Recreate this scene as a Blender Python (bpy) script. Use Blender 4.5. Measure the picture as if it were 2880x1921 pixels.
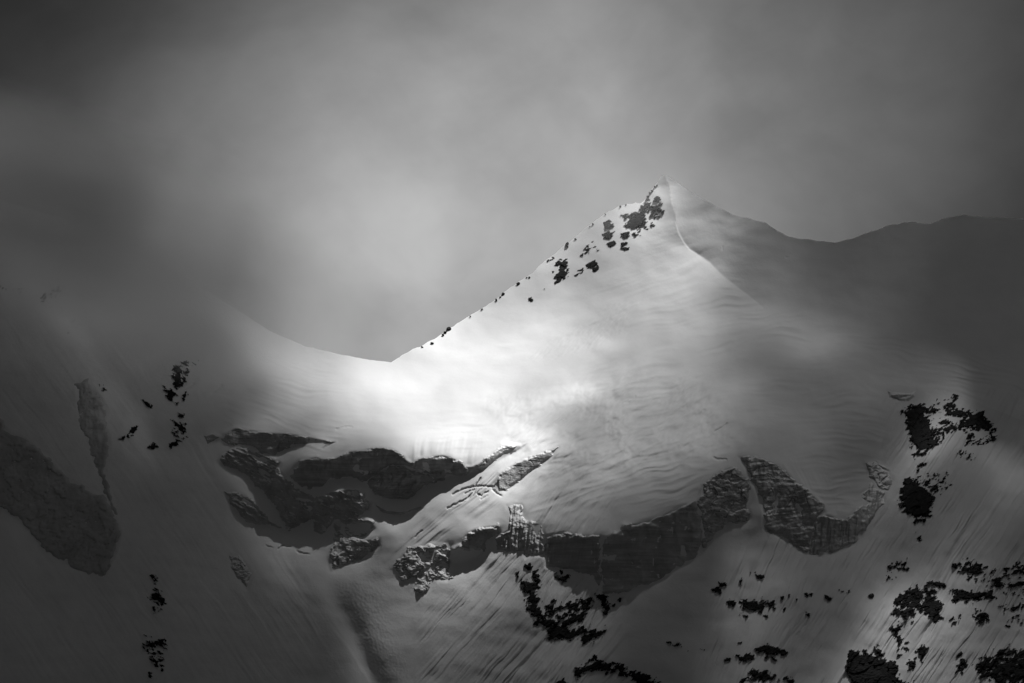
import bpy, math
import numpy as np
from mathutils import Vector

for o in list(bpy.data.objects): bpy.data.objects.remove(o, do_unlink=True)
scene = bpy.context.scene
COL = scene.collection

# ---------------------------------------------------------------- camera, sky, sun, exposure
LENS = 120.0; PITCH = math.radians(6.0); DIST = 3000.0
cam_data = bpy.data.cameras.new('camera'); cam = bpy.data.objects.new('camera', cam_data); COL.objects.link(cam)
cam_data.lens = LENS; cam_data.sensor_width = 36.0; cam_data.clip_start = 5.0; cam_data.clip_end = 60000.0
cam.location = (0, 0, 0); cam.rotation_euler = (math.pi / 2 + PITCH, 0, 0)
scene.camera = cam

SUN = Vector((0.27, 0.37, 0.89)).normalized()          # towards the sun: high, behind the massif, a little right
SUN_EL = math.asin(SUN.z); SUN_AZ = math.atan2(SUN.x, SUN.y)
sun_data = bpy.data.lights.new('sun', 'SUN'); sun_data.energy = 5.0; sun_data.angle = math.radians(0.6); sun_data.color = (1, 1, 1)
sun = bpy.data.objects.new('sun', sun_data); COL.objects.link(sun)
sun.rotation_euler = SUN.to_track_quat('Z', 'Y').to_euler(); sun.location = SUN * 5000 + Vector((0, 3000, 0))

scene.view_settings.view_transform = 'Standard'; scene.view_settings.look = 'None'
scene.view_settings.exposure = 0.75; scene.view_settings.gamma = 1.0; scene.view_settings.use_curve_mapping = False
scene.cycles.max_bounces = 8; scene.cycles.diffuse_bounces = 6; scene.cycles.volume_bounces = 3; scene.cycles.transparent_max_bounces = 24
scene.cycles.use_denoising = True
scene.cycles.volume_step_rate = 1.0; scene.cycles.volume_max_steps = 256

class NT:
    """small helper to wire shader nodes"""
    def __init__(self, tree): self.t = tree; tree.nodes.clear()
    def n(self, kind, ins=None, **props):
        nd = self.t.nodes.new(kind)
        for k, v in props.items(): setattr(nd, k, v)
        for k, v in (ins or {}).items():
            s = nd.inputs[k]
            if isinstance(v, bpy.types.NodeSocket): self.t.links.new(v, s)
            else: s.default_value = v
        return nd
    def m(self, op, a, b=None, c=None, clamp=False):
        nd = self.t.nodes.new('ShaderNodeMath'); nd.operation = op; nd.use_clamp = clamp
        for i, v in enumerate((a, b, c)):
            if v is None: continue
            if isinstance(v, bpy.types.NodeSocket): self.t.links.new(v, nd.inputs[i])
            else: nd.inputs[i].default_value = v
        return nd.outputs[0]
    def link(self, a, b): self.t.links.new(a, b)

def view_dir(px, py):
    t = 18.0 / LENS
    xc = (px - 1440.0) / 1440.0 * t; yc = -(py - 960.5) / 1440.0 * t
    v = Vector((xc, math.cos(PITCH) - yc * math.sin(PITCH), math.sin(PITCH) + yc * math.cos(PITCH)))
    return v.normalized()

world = bpy.data.worlds.new('World'); scene.world = world; world.use_nodes = True
W = NT(world.node_tree)
tc = W.n('ShaderNodeTexCoord')
D = tc.outputs['Generated']
skyn = W.n('ShaderNodeTexSky', sky_type='NISHITA', sun_disc=False, sun_elevation=SUN_EL, sun_rotation=SUN_AZ, altitude=3000.0)
skybw = W.n('ShaderNodeRGBToBW', {'Color': skyn.outputs[0]}).outputs[0]
SKY_GLOW = [((1230, 900), 560, 0.36), ((1700, 240), 470, 0.15), ((2420, 330), 480, 0.062), ((1000, 420), 380, 0.06)]
def lobe(c, s, a):
    v = view_dir(*c); sr = s / 1440.0 * 18.0 / LENS
    dt = W.n('ShaderNodeVectorMath', {0: D, 1: tuple(v)}, operation='DOT_PRODUCT').outputs['Value']
    return W.m('MULTIPLY', W.m('EXPONENT', W.m('MULTIPLY', W.m('SUBTRACT', dt, 1.0), 1.0 / (sr * sr))), a)
glow = None
for c, s, a in SKY_GLOW:
    l = lobe(c, s, a); glow = l if glow is None else W.m('ADD', glow, l)
# cloud structure, everywhere on the sky
warp = W.n('ShaderNodeTexNoise', {'Vector': D, 'Scale': 9.0, 'Detail': 3.0})
wv = W.n('ShaderNodeVectorMath', {0: warp.outputs['Color'], 1: (.5, .5, .5)}, operation='SUBTRACT').outputs[0]
wv = W.n('ShaderNodeVectorMath', {0: wv, 'Scale': .05}, operation='SCALE').outputs[0]
dv = W.n('ShaderNodeVectorMath', {0: D, 1: wv}, operation='ADD').outputs[0]
mp = W.n('ShaderNodeMapping', {'Vector': dv, 'Rotation': (0, math.radians(38), 0), 'Scale': (1.0, 1.0, 1.25)})
cl = W.n('ShaderNodeTexNoise', {'Vector': mp.outputs[0], 'Scale': 19.0, 'Detail': 6.0, 'Roughness': .52})
cf = W.n('ShaderNodeMapRange', {'Value': cl.outputs['Fac'], 'From Min': .3, 'From Max': .7, 'To Min': .78, 'To Max': 1.18}).outputs[0]
cloud = W.m('MULTIPLY', W.m('ADD', glow, 0.017), cf)
val = W.m('ADD', W.m('MULTIPLY', skybw, 0.0005), W.m('MULTIPLY', cloud, 10.0))
bg = W.n('ShaderNodeBackground', {'Color': val, 'Strength': 0.06})
W.link(bg.outputs[0], W.n('ShaderNodeOutputWorld').inputs['Surface'])

# ---------------------------------------------------------------- noise helpers
def _hash(ix, iy, seed):
    h = (ix.astype(np.int64) * 374761393 + iy.astype(np.int64) * 668265263 + seed * 1442695041) & 0xFFFFFFFF
    h = ((h ^ (h >> 13)) * 1274126177) & 0xFFFFFFFF
    return h ^ (h >> 16)

def perlin(x, y, seed=0):
    x0 = np.floor(x); y0 = np.floor(y)
    fx = (x - x0).astype(np.float32); fy = (y - y0).astype(np.float32)
    ix = x0.astype(np.int64); iy = y0.astype(np.int64)
    u = fx * fx * fx * (fx * (fx * 6 - 15) + 10); v = fy * fy * fy * (fy * (fy * 6 - 15) + 10)
    def g(dx, dy):
        a = (_hash(ix + dx, iy + dy, seed) & 1023).astype(np.float32) * np.float32(2 * math.pi / 1024)
        return np.cos(a) * (fx - dx) + np.sin(a) * (fy - dy)
    a = g(0, 0); b = g(1, 0); c = g(0, 1); d = g(1, 1)
    return ((a + u * (b - a)) * (1 - v) + (c + u * (d - c)) * v) * 1.5

def fbm(x, y, seed=0, octaves=4, gain=0.5, lac=2.03):
    s = 0.0; a = 1.0; t = 0.0
    for k in range(octaves):
        s = s + a * perlin(x, y, seed + 17 * k); t += a
        x = x * lac + 13.7; y = y * lac + 7.1; a *= gain
    return s / t

def smooth(a, b, x):
    t = np.clip((x - a) / (b - a), 0, 1); return t * t * (3 - 2 * t)

def blur(a, r):
    # separable triangular-ish blur, r in cells
    r = int(r)
    for _ in range(2):
        for ax in (0, 1):
            p = [(0, 0), (0, 0)]; p[ax] = (r + 1, r)
            c = np.cumsum(np.pad(a, p, mode='edge'), axis=ax, dtype=np.float64)
            n = a.shape[ax]
            hi = np.take(c, np.arange(2 * r + 1, 2 * r + 1 + n), axis=ax)
            lo = np.take(c, np.arange(0, n), axis=ax)
            a = (hi - lo) / (2 * r + 1)
    return a

def seg_dist(X, Y, pts, closed=False):
    # distance to a polyline, and nearest position along it
    best = np.full(X.shape, 1e9, np.float32)
    n = len(pts)
    for i in range(n if closed else n - 1):
        ax, ay = pts[i]; bx, by = pts[(i + 1) % n]
        dx, dy = bx - ax, by - ay; L = dx * dx + dy * dy + 1e-9
        t = np.clip(((X - ax) * dx + (Y - ay) * dy) / L, 0, 1)
        d = np.hypot(X - ax - t * dx, Y - ay - t * dy)
        best = np.minimum(best, d)
    return best

def inside(X, Y, pts):
    r = np.zeros(X.shape, bool); n = len(pts)
    for i in range(n):
        ax, ay = pts[i]; bx, by = pts[(i + 1) % n]
        if ay == by: continue
        c = ((ay > Y) != (by > Y)) & (X < (bx - ax) * (Y - ay) / (by - ay) + ax)
        r ^= c
    return r

def sdf(X, Y, pts):          # positive inside
    d = seg_dist(X, Y, pts, True)
    return np.where(inside(X, Y, pts), d, -d)

# ---------------------------------------------------------------- survey lattice (elevation drawing of the massif)
STEP = 2.5
GX = np.arange(-340, 3220 + .1, STEP); GY = np.arange(455, 2110 + .1, STEP)
NX, NY = len(GX), len(GY)
PX, PY = np.meshgrid(GX.astype(np.float32), GY.astype(np.float32))

SKYLINE = [(-900, 380), (-340, 470), (0, 560), (200, 620), (400, 705), (500, 762), (576, 815), (686, 882), (760, 931), (857, 972), (955, 996), (1041, 1012), (1100, 1018),
    (1131, 998), (1189, 967), (1242, 938), (1315, 890), (1368, 859), (1417, 822), (1491, 769), (1544, 726), (1592, 683), (1625, 661),
    (1657, 631), (1706, 598), (1743, 577), (1804, 568), (1817, 557), (1831, 532), (1849, 512), (1857, 497), (1866, 493), (1876, 494), (1890, 503),
    (1910, 516), (1931, 533), (1955, 549), (1992, 569), (2029, 587), (2057, 601), (2098, 612), (2131, 622), (2151, 625), (2170, 638), (2193, 650),
    (2217, 664), (2266, 674), (2346, 681), (2401, 668), (2462, 649), (2511, 631), (2560, 626), (2615, 631), (2658, 613), (2713, 604),
    (2768, 611), (2880, 616), (3100, 650), (3600, 720)]
SKY = np.interp(GX, [p[0] for p in SKYLINE], [p[1] for p in SKYLINE]).astype(np.float32)
SKY = SKY + (perlin(GX / 16.0, GX * 0 + .5, 5) * 1.6 + perlin(GX / 45.0, GX * 0 + .5, 9) * 2.4 + np.abs(perlin(GX / 27.0, GX * 0 + .7, 12)) * 5 * (GX < 1850)) * np.where(GX > 1120, 1, .3)

ARETE = [(1872, 494), (1884, 540), (1890, 571), (1898, 596), (1900, 624), (1908, 653), (1923, 681), (1939, 702), (1964, 718), (1996, 738), (2037, 779),
    (2078, 812), (2131, 853), (2180, 895), (2300, 950), (2600, 1030), (2880, 1110), (3300, 1220)]

# ice walls: name -> outline on the survey drawing
ICE = {
 'banded': [(631,1221),(646,1211),(658,1202),(693,1206),(748,1215),(815,1219),(879,1231),(942,1244),(897,1243),(872,1241),(834,1248),(809,1262),(791,1268),(774,1282),(745,1278),(715,1264),(690,1254),(674,1250),(652,1255),(640,1252),(632,1240)],
 'rubble': [(615,1293),(642,1258),(674,1252),(690,1256),(715,1266),(745,1280),(775,1286),(786,1302),(776,1322),(800,1345),(830,1370),(862,1386),(892,1400),(886,1425),(878,1458),(850,1472),(812,1490),(790,1452),(765,1412),(740,1382),(703,1350),(691,1329),(662,1323),(629,1303)],
 'slab': [(629,1381),(650,1385),(691,1393),(715,1410),(735,1435),(755,1462),(785,1480),(807,1491),(760,1476),(719,1471),(691,1464),(662,1436),(640,1395)],
 'centre': [(842,1299),(866,1290),(891,1283),(907,1293),(940,1291),(985,1268),(1028,1264),(1037,1261),(1070,1258),(1104,1261),(1135,1280),(1141,1294),(1159,1304),(1178,1290),(1204,1286),(1245,1277),(1272,1288),(1300,1300),(1306,1314),(1327,1314),(1363,1294),(1400,1261),(1410,1250),(1459,1253),(1449,1263),(1398,1290),(1368,1316),(1327,1327),(1300,1333),(1255,1345),(1222,1358),(1215,1343),(1196,1331),(1163,1320),(1141,1307),(1098,1305),(1070,1320),(1045,1338),(1030,1350),(989,1344),(934,1348),(911,1358),(878,1374),(864,1376),(836,1364),(815,1342),(821,1331),(832,1311)],
 'round': [(1029,1361),(1045,1341),(1070,1323),(1098,1308),(1141,1310),(1163,1323),(1196,1334),(1215,1346),(1220,1361),(1182,1376),(1163,1396),(1133,1404),(1098,1400),(1053,1384)],
 'broken': [(893,1398),(944,1379),(976,1375),(1003,1374),(1025,1391),(1040,1414),(1032,1434),(1013,1452),(1046,1467),(1052,1485),(1025,1508),(1011,1512),(976,1500),(966,1477),(956,1461),(919,1487),(900,1470),(874,1461),(882,1422)],
 'spire': [(940,1471),(956,1477),(972,1502),(995,1516),(1030,1518),(1066,1516),(1064,1534),(1023,1569),(968,1587),(950,1598),(934,1600),(927,1565),(938,1524),(942,1504)],
 'lump': [(882,1467),(901,1465),(917,1496),(903,1504),(884,1492)],
 'gully': [(1398,1357),(1406,1331),(1435,1310),(1480,1290),(1520,1272),(1568,1258),(1550,1285),(1510,1315),(1480,1335),(1449,1363),(1423,1381),(1404,1376)],
 'frayed': [(1427,1424),(1443,1419),(1466,1422),(1470,1450),(1484,1466),(1510,1469),(1523,1470),(1531,1514),(1530,1563),(1497,1557),(1478,1569),(1476,1541),(1454,1553),(1415,1543),(1399,1545),(1394,1514),(1425,1490),(1433,1467)],
 'curtain': [(1533,1511),(1566,1503),(1598,1500),(1611,1508),(1643,1504),(1690,1503),(1684,1527),(1688,1543),(1688,1660),(1676,1643),(1672,1621),(1660,1621),(1631,1609),(1592,1601),(1537,1594),(1535,1564)],
 'wall': [(1705,1507),(1745,1494),(1752,1476),(1790,1472),(1827,1462),(1864,1447),(1909,1427),(1958,1408),(1966,1440),(1973,1480),(1973,1540),(1963,1559),(1939,1576),(1897,1600),(1854,1629),(1807,1647),(1766,1664),(1725,1670),(1698,1666),(1694,1564)],
 'arch': [(1960,1408),(1972,1395),(1977,1363),(2002,1340),(2030,1322),(2053,1312),(2071,1316),(2085,1330),(2105,1350),(2110,1375),(2106,1420),(2108,1460),(2085,1470),(2051,1469),(2034,1481),(2002,1514),(1977,1540),(1977,1480),(1970,1440)],
 'strata': [(2077,1284),(2098,1279),(2145,1288),(2192,1307),(2218,1338),(2251,1363),(2283,1387),(2316,1420),(2322,1436),(2300,1456),(2288,1490),(2280,1520),(2270,1556),(2248,1544),(2221,1523),(2160,1491),(2150,1482),(2150,1440),(2140,1400),(2125,1368),(2110,1345),(2095,1310)],
 'toe': [(2303,1454),(2329,1445),(2350,1452),(2368,1466),(2390,1450),(2436,1411),(2428,1385),(2450,1358),(2462,1375),(2490,1385),(2479,1419),(2460,1456),(2432,1493),(2395,1534),(2354,1550),(2313,1556),(2274,1558),(2283,1520),(2290,1490)],
 'flank': [(2434,1301),(2462,1297),(2499,1321),(2511,1352),(2499,1378),(2480,1378),(2460,1352),(2446,1338)],
 'cluster': [(1099,1598),(1129,1561),(1147,1541),(1194,1533),(1211,1527),(1256,1533),(1266,1547),(1264,1574),(1260,1600),(1276,1616),(1258,1631),(1223,1627),(1211,1655),(1190,1672),(1158,1655),(1168,1623),(1147,1627),(1131,1629),(1121,1616),(1117,1606)],
 'cave': [(1272,1543),(1301,1531),(1315,1496),(1345,1484),(1376,1480),(1403,1476),(1407,1496),(1386,1510),(1366,1514),(1368,1539),(1358,1557),(1321,1578),(1284,1588),(1270,1582)],
 'wedge': [(253,1083),(280,1120),(302,1154),(298,1181),(294,1201),(306,1225),(304,1290),(292,1330),(310,1382),(327,1443),(312,1430),(286,1350),(261,1290),(239,1221),(223,1187),(223,1152),(221,1101),(214,1080),(229,1070),(247,1068)],
 'dark': [(-60,1160),(0,1180),(40,1220),(100,1260),(160,1310),(190,1350),(230,1370),(290,1400),(320,1440),(335,1500),(320,1560),(290,1615),(250,1615),(200,1590),(130,1550),(90,1500),(60,1460),(0,1420),(-60,1400)],
 'knob': [(645,1562),(674,1562),(695,1590),(711,1615),(694,1655),(670,1625),(653,1603)],
 'chip': [(573,1225),(599,1218),(619,1229),(601,1238),(584,1248)],
 'shelf': [(2498,1100),(2543,1104),(2576,1100),(2572,1116),(2555,1130),(2527,1126),(2502,1116)],
 'rift': [(1055,1420),(1085,1436),(1110,1440),(1127,1441),(1150,1434),(1186,1424),(1186,1428),(1150,1441),(1127,1449),(1105,1447),(1078,1442)],
}
# per wall: (lean p, lean q): small q is steep, negative q overhangs
ICEPQ = {'banded': (0, .42), 'rubble': (.1, .3), 'slab': (.2, .3), 'centre': (0, .3), 'round': (0, .55), 'broken': (.05, .25), 'spire': (.1, .42), 'lump': (0, .6),
 'gully': (.05, .6), 'frayed': (0, .85), 'curtain': (-.1, .38), 'wall': (.1, .2), 'arch': (.1, .34), 'strata': (-.1, .36), 'toe': (.1, .34), 'flank': (.2, .6),
 'cluster': (0, 1.2), 'cave': (0, .38), 'wedge': (.4, .4), 'dark': (.2, .5), 'knob': (.3, .6), 'chip': (.3, .5), 'shelf': (0, .45), 'rift': (0, -.5)}

# slope survey: (x, y, sideways lean p, laid-back q)
SURVEY = [(100,700,.6,1.0),(300,800,.6,1.0),(500,900,.5,1.1),(150,1000,.7,.9),(350,1100,.7,.9),(500,1150,.5,.8),(400,1300,.8,.9),(600,1480,.9,.9),(150,1450,.6,.8),
 (300,1650,.8,.9),(600,1650,.9,.9),(800,1750,.8,1.0),(300,1900,.7,.9),(700,1900,.8,.9),(1000,1800,.0,1.0),(860,1540,.1,2.0),(980,1640,.05,1.5),(1000,1650,.0,1.2),
 (700,920,.3,2.0),(900,1020,.2,2.6),(800,1080,.2,2.4),(700,1100,.4,1.7),(600,1080,.5,1.4),(650,1170,.2,1.6),(800,1180,.1,2.2),(950,1225,.1,2.0),
 (1150,1060,0,3.0),(1300,1080,-.1,2.8),(1400,1180,-.2,2.4),(1250,1200,0,2.3),(1100,1180,.1,2.4),(1500,1050,-.2,2.4),
 (1200,980,-.2,1.8),(1400,900,-.25,1.5),(1600,800,-.3,1.3),(1750,680,-.35,1.1),(1850,560,-.2,1.35),(1868,620,-.15,1.5),(1800,600,-.3,1.2),(1600,950,-.15,1.6),(1800,850,-.1,1.5),(1900,780,0.0,1.5),(2000,850,.1,1.6),
 (2200,950,.1,1.9),(2400,1000,.3,1.7),(2700,1100,.3,1.5),(2000,1000,0,2.0),(1800,1000,-.1,2.2),(1700,1100,-.15,2.2),(1900,1150,-.1,1.9),(2100,1150,.1,1.7),(2300,1150,.3,1.5),(2450,1150,.5,1.3),
 (1600,1250,-.2,1.9),(1800,1300,-.15,1.6),(2000,1260,0,1.5),(2250,1300,.15,1.4),(2380,1350,.35,1.3),
 (1550,1400,-.4,1.4),(1650,1450,-.3,1.2),(1800,1420,-.2,1.3),(1900,1380,-.1,1.3),
 (1450,1290,-.5,1.4),(1350,1400,-.4,1.5),(1250,1450,-.5,1.5),(1150,1500,-.5,1.3),(1100,1415,0,2.2),(1000,1365,0,2.0),(900,1375,0,1.6),(1350,1450,-.3,1.3),
 (1200,1700,-.5,1.35),(1350,1650,-.55,1.35),(1100,1650,-.2,1.3),(1100,1850,-.25,1.2),(1400,1800,-.5,1.2),(1450,1600,-.45,1.4),(1580,1640,-.3,1.3),(1300,1880,-.35,1.2),(1330,1600,-.4,1.5),(1230,1640,-.4,1.4),
 (1700,1800,-.2,1.0),(1850,1750,.15,1.1),(1950,1650,.15,1.0),(2000,1800,-.3,1.0),(2150,1600,-.4,1.1),(2200,1750,-.4,1.0),(2350,1650,-.4,1.0),(2450,1550,-.5,1.0),(2550,1500,-.5,1.0),
 (2500,1700,-.2,1.2),(2700,1500,-.2,1.2),(2800,1300,-.1,1.3),(2600,1300,-.4,1.0),(2480,1250,.3,1.0),(2540,1250,-.5,1.0),(2700,1850,-.3,1.1),(2850,1750,-.4,1.0),(2400,1850,-.4,1.0),(2100,1900,-.3,1.0),(2850,1200,.1,1.4)]
BOWL = [(1960,600,.3,.45),(2000,680,.3,.48),(2100,680,.25,.5),(2100,780,.3,.8),(2250,740,.1,.8),(2300,850,.1,.95),(2450,700,-.1,.8),(2600,750,-.2,.85),(2800,700,-.2,.8),(2500,900,.1,1.1),(2800,950,0,1.0),(2700,1020,.1,1.2),(2200,880,.2,1.2),(2400,950,.1,1.3)]

def lean_field(pts, s):
    cx = PX[::4, ::4]; cy = PY[::4, ::4]
    W = np.full(cx.shape, 1e-30); P = np.zeros(cx.shape); Q = np.zeros(cx.shape)
    for x, y, p, q in pts:
        d2 = (cx - x) ** 2 + (cy - y) ** 2
        w = np.exp(-d2 / (2 * s * s)) + 1e-3 / (1 + d2 / 4e3) ** 2
        W += w; P += w * p; Q += w * q
    def up(a):
        a = a / W
        yi = np.clip(np.arange(NY) / 4, 0, a.shape[0] - 1.001); xi = np.clip(np.arange(NX) / 4, 0, a.shape[1] - 1.001)
        y0 = yi.astype(int); x0 = xi.astype(int); fy = (yi - y0)[:, None]; fx = (xi - x0)[None]
        r0 = a[y0][:, x0] * (1 - fx) + a[y0][:, x0 + 1] * fx; r1 = a[y0 + 1][:, x0] * (1 - fx) + a[y0 + 1][:, x0 + 1] * fx
        return r0 * (1 - fy) + r1 * fy
    return up(P), up(Q)

P, Q = lean_field(SURVEY, 70.0)
Pb, Qb = lean_field(BOWL, 70.0)
# side of the arete: right of it is the shaded face and bowl
ay = np.interp(GX, [p[0] for p in ARETE], [p[1] for p in ARETE], left=-1e4).astype(np.float32)
da = (ay[None] - PY)                       # >0 above the arete line
w = np.where(PX < 2150, smooth(-2, 3, da), smooth(-40, 60, da))
w = np.where(PX < 1872, 0, w)
P = P * (1 - w) + Pb * w; Q = Q * (1 - w) + Qb * w
# shaded hollow right of the tallest wall, cut off by a rib on its right
HOLLOW = [(1690,1660),(1860,1620),(2050,1470),(2150,1488),(2070,1560),(2012,1680),(1968,1800),(1925,2000),(1720,2000),(1735,1820)]
wl = smooth(-90, 60, sdf(PX, PY, HOLLOW)); rib = np.interp(PY, [1480, 1560, 1680, 1800, 2000], [2150, 2070, 2012, 1968, 1925])
wl = wl * smooth(6, -10, PX - rib - 6 * perlin(PX / 40, PY / 40, 21))
P = P * (1 - wl) - .5 * wl; Q = Q * (1 - wl) + .62 * wl
wl = polyw = smooth(-10, 40, PX - rib) * smooth(260, 120, PX - rib) * smooth(1500, 1560, PY) * (PX > 1900)
P = P * (1 - wl) - .2 * wl; Q = Q * (1 - wl) + 1.2 * wl
# left flank ends on a crest above the debris trough
xl = np.interp(PY, [1400, 1470, 1570, 1690, 1830, 1960, 2110], [600, 680, 765, 870, 985, 1060, 1130]) + 5 * perlin(PX / 50, PY / 50, 22)
wl = smooth(-4, 8, PX - xl) * smooth(250, 140, PX - xl) * smooth(1450, 1530, PY)
P = P * (1 - wl) - .1 * wl; Q = Q * (1 - wl) + np.interp(PY, [1500, 1600, 1750, 2100], [2.0, 1.7, 1.35, 1.2]) * wl
# sunlit rib down the right-hand face
xr = np.interp(PY, [1150, 1330, 1480, 1600, 1720, 1850, 2110], [2830, 2765, 2680, 2600, 2500, 2400, 2220]) + 10 * perlin(PX / 60, PY / 60, 23)
ul = PX - xr; band = smooth(1180, 1300, PY)
P = P + band * (.38 * smooth(-4, 8, ul) * smooth(220, 60, ul) - .22 * smooth(4, -8, ul) * smooth(-150, -40, ul))
ICESDF = {}
for k, poly in ICE.items():
    xs = [a for a, b in poly]; ys = [b for a, b in poly]
    i0 = max(0, int((min(xs) - 45 - GX[0]) / STEP)); i1 = min(NX, int((max(xs) + 45 - GX[0]) / STEP) + 1)
    j0 = max(0, int((min(ys) - 45 - GY[0]) / STEP)); j1 = min(NY, int((max(ys) + 45 - GY[0]) / STEP) + 1)
    X = PX[j0:j1, i0:i1]; Y = PY[j0:j1, i0:i1]
    sd = sdf(X, Y, poly)
    ICESDF[k] = (i0, i1, j0, j1, sd)
    p, q = ICEPQ[k]
    wt = smooth(-3, 4, sd)
    if k == 'centre': q = q + .26 * smooth(1270, 1350, X)
    if k == 'curtain': q = q + .35 * smooth(1640, 1560, X)
    P[j0:j1, i0:i1] = P[j0:j1, i0:i1] * (1 - wt) + p * wt
    Q[j0:j1, i0:i1] = Q[j0:j1, i0:i1] * (1 - wt) + q * wt

# ---------------------------------------------------------------- camera rays and integration of the slopes into depth
TANH = 18.0 / LENS
def ray(px, py):
    xc = (px - 1440.0) / 1440.0 * TANH; yc = -(py - 960.5) / 1440.0 * TANH
    dy = math.cos(PITCH) - yc * math.sin(PITCH); dz = math.sin(PITCH) + yc * math.cos(PITCH)
    return xc / dy, dz / dy
RX, RZ = ray(PX.astype(np.float64), PY.astype(np.float64))
den = np.maximum(1 - P * RX - Q * RZ, .25)
gx = P / den; gz = Q / den                 # d(log depth) along the two ray slopes
dL_dx = gx * np.gradient(RX, axis=1); dL_dy = gz * np.gradient(RZ, axis=0) + gx * np.gradient(RX, axis=0)

def integrate(dx, dy):
    # least-squares depth from slopes, Neumann borders (cosine transform through a mirrored FFT)
    ny, nx = dx.shape
    ex = np.zeros_like(dx); ey = np.zeros_like(dy)
    ex[:, :-1] = .5 * (dx[:, :-1] + dx[:, 1:]); ey[:-1] = .5 * (dy[:-1] + dy[1:])
    div = ex.copy(); div[:, 1:] -= ex[:, :-1]; div += ey; div[1:] -= ey[:-1]
    m = np.concatenate([div, div[:, ::-1]], 1); m = np.concatenate([m, m[::-1]], 0)
    F = np.fft.rfft2(m)
    ky = 2 * np.cos(2 * np.pi * np.arange(2 * ny) / (2 * ny)) - 2; kx = 2 * np.cos(2 * np.pi * np.arange(nx + 1) / (2 * nx)) - 2
    d = ky[:, None] + kx[None]; d[0, 0] = 1; F = F / d; F[0, 0] = 0
    return np.fft.irfft2(F, s=m.shape)[:ny, :nx]
LOGD = integrate(dL_dx, dL_dy)
j = int((1080 - GY[0]) / STEP); i = int((1300 - GX[0]) / STEP)
DEPTH = DIST * np.exp(LOGD - LOGD[j, i])
# ---------------------------------------------------------------- relief on top of the integrated slopes
LAY = np.sqrt(1 + P * P + Q * Q)           # normal displacement -> depth displacement
icew = np.zeros((NY, NX), np.float32)
for k, (i0, i1, j0, j1, sd) in ICESDF.items():
    icew[j0:j1, i0:i1] = np.maximum(icew[j0:j1, i0:i1], smooth(-10, 2, sd))
snow = 1 - icew
def polymask(poly, soft):
    xs = [a for a, b in poly]; ys = [b for a, b in poly]
    m = np.zeros((NY, NX), np.float32)
    i0 = max(0, int((min(xs) - soft * 2 - GX[0]) / STEP)); i1 = min(NX, int((max(xs) + soft * 2 - GX[0]) / STEP) + 1)
    j0 = max(0, int((min(ys) - soft * 2 - GY[0]) / STEP)); j1 = min(NY, int((max(ys) + soft * 2 - GY[0]) / STEP) + 1)
    m[j0:j1, i0:i1] = smooth(-soft, soft, sdf(PX[j0:j1, i0:i1], PY[j0:j1, i0:i1], poly))
    return m
H = np.zeros((NY, NX), np.float32)         # metres along the surface normal, towards the viewer
wx = fbm(PX / 260, PY / 200, 3, 3); wy = fbm(PX / 260, PY / 200, 31, 3)
# broad swells
H += snow * (fbm(PX / 210, PY / 150, 41, 3) * 2.2 + fbm(PX / 90, PY / 60, 42, 2) * .5)
# wind ripples on the glacier and the lower pyramid
bs = np.interp(GX, [-400, 600, 900, 1150, 1450, 1700, 2050, 2350, 2600, 2900, 3300], [-.3, -.22, -.15, .02, .26, .42, .22, .0, -.2, -.38, -.4])
V = PY + np.cumsum(bs)[None] * STEP + wx * 40
GLAC = [(540,800),(700,880),(1100,1010),(1500,960),(1880,640),(2000,720),(2160,870),(2500,960),(3300,1180),(3300,1260),(2700,1120),(2500,1090),(2500,1300),(2440,1420),(2330,1450),(2200,1300),(2060,1280),(1960,1400),(1700,1490),(1540,1480),(1470,1400),(1480,1250),(1300,1290),(1150,1290),(900,1280),(640,1200),(560,1080)]
glac = polymask(GLAC, 40)
rip = (1 - 2 * np.abs(perlin(PX / 330 + wy * 1.5, V / 27, 51))) * .62 + (1 - 2 * np.abs(perlin(PX / 170 + 5, V / 16 + wy, 52))) * .32 + perlin(PX / 80, V / 9, 53) * .24
patch = .25 + .75 * smooth(-.25, .35, fbm(PX / 330, PY / 210, 54, 2))
east = .5 + .6 * smooth(1500, 2000, PX)
H += snow * glac * patch * east * rip * .95
# hummocks on the mid glacier
hum = polymask([(1380,1130),(1750,1040),(2000,1080),(2100,1250),(1800,1330),(1450,1330)], 60)
H += snow * hum * fbm(PX / 55 + wx, (PY + .5 * PX) / 32, 61, 3) * 1.7
# fall-line fluting and runnels: (region, dx/dy of the fall line, strength, grooves)
FLUTE = [([(2480,1130),(2900,1090),(3220,1100),(3220,2110),(2050,2110),(2200,1700),(2350,1570),(2500,1400)], -.62, 1.6, .42),
 ([(2030,1560),(2180,1500),(2320,1570),(2420,1560),(2260,1700),(2200,2110),(1850,2110),(1990,1800)], -.42, 1.6, .42),
 ([(1400,1550),(1540,1560),(1690,1640),(1750,1720),(1800,2110),(1150,2110),(1180,1750),(1300,1600)], -.85, 1.2, .28),
 ([(1540,1580),(1690,1660),(1720,1760),(1700,2110),(1500,2110),(1500,1700)], -.4, .8, .4),
 ([(-340,850),(480,820),(560,1100),(620,1400),(900,1640),(1080,2110),(-340,2110)], .68, .34, 0),
 ([(1480,1170),(1560,1250),(1440,1420),(1280,1460),(1200,1560),(1090,1600),(1220,1440),(1400,1300)], -1.15, 1.3, .2),
 ([(1480,1330),(1750,1330),(1700,1500),(1480,1480)], -.75, 1.5, 0),
 ([(2180,1290),(2300,1330),(2360,1440),(2240,1390)], .45, 1.2, 0),
 ([(1150,1250),(1350,1230),(1340,1320),(1150,1300)], -.2, 1.1, 0)]
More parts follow.
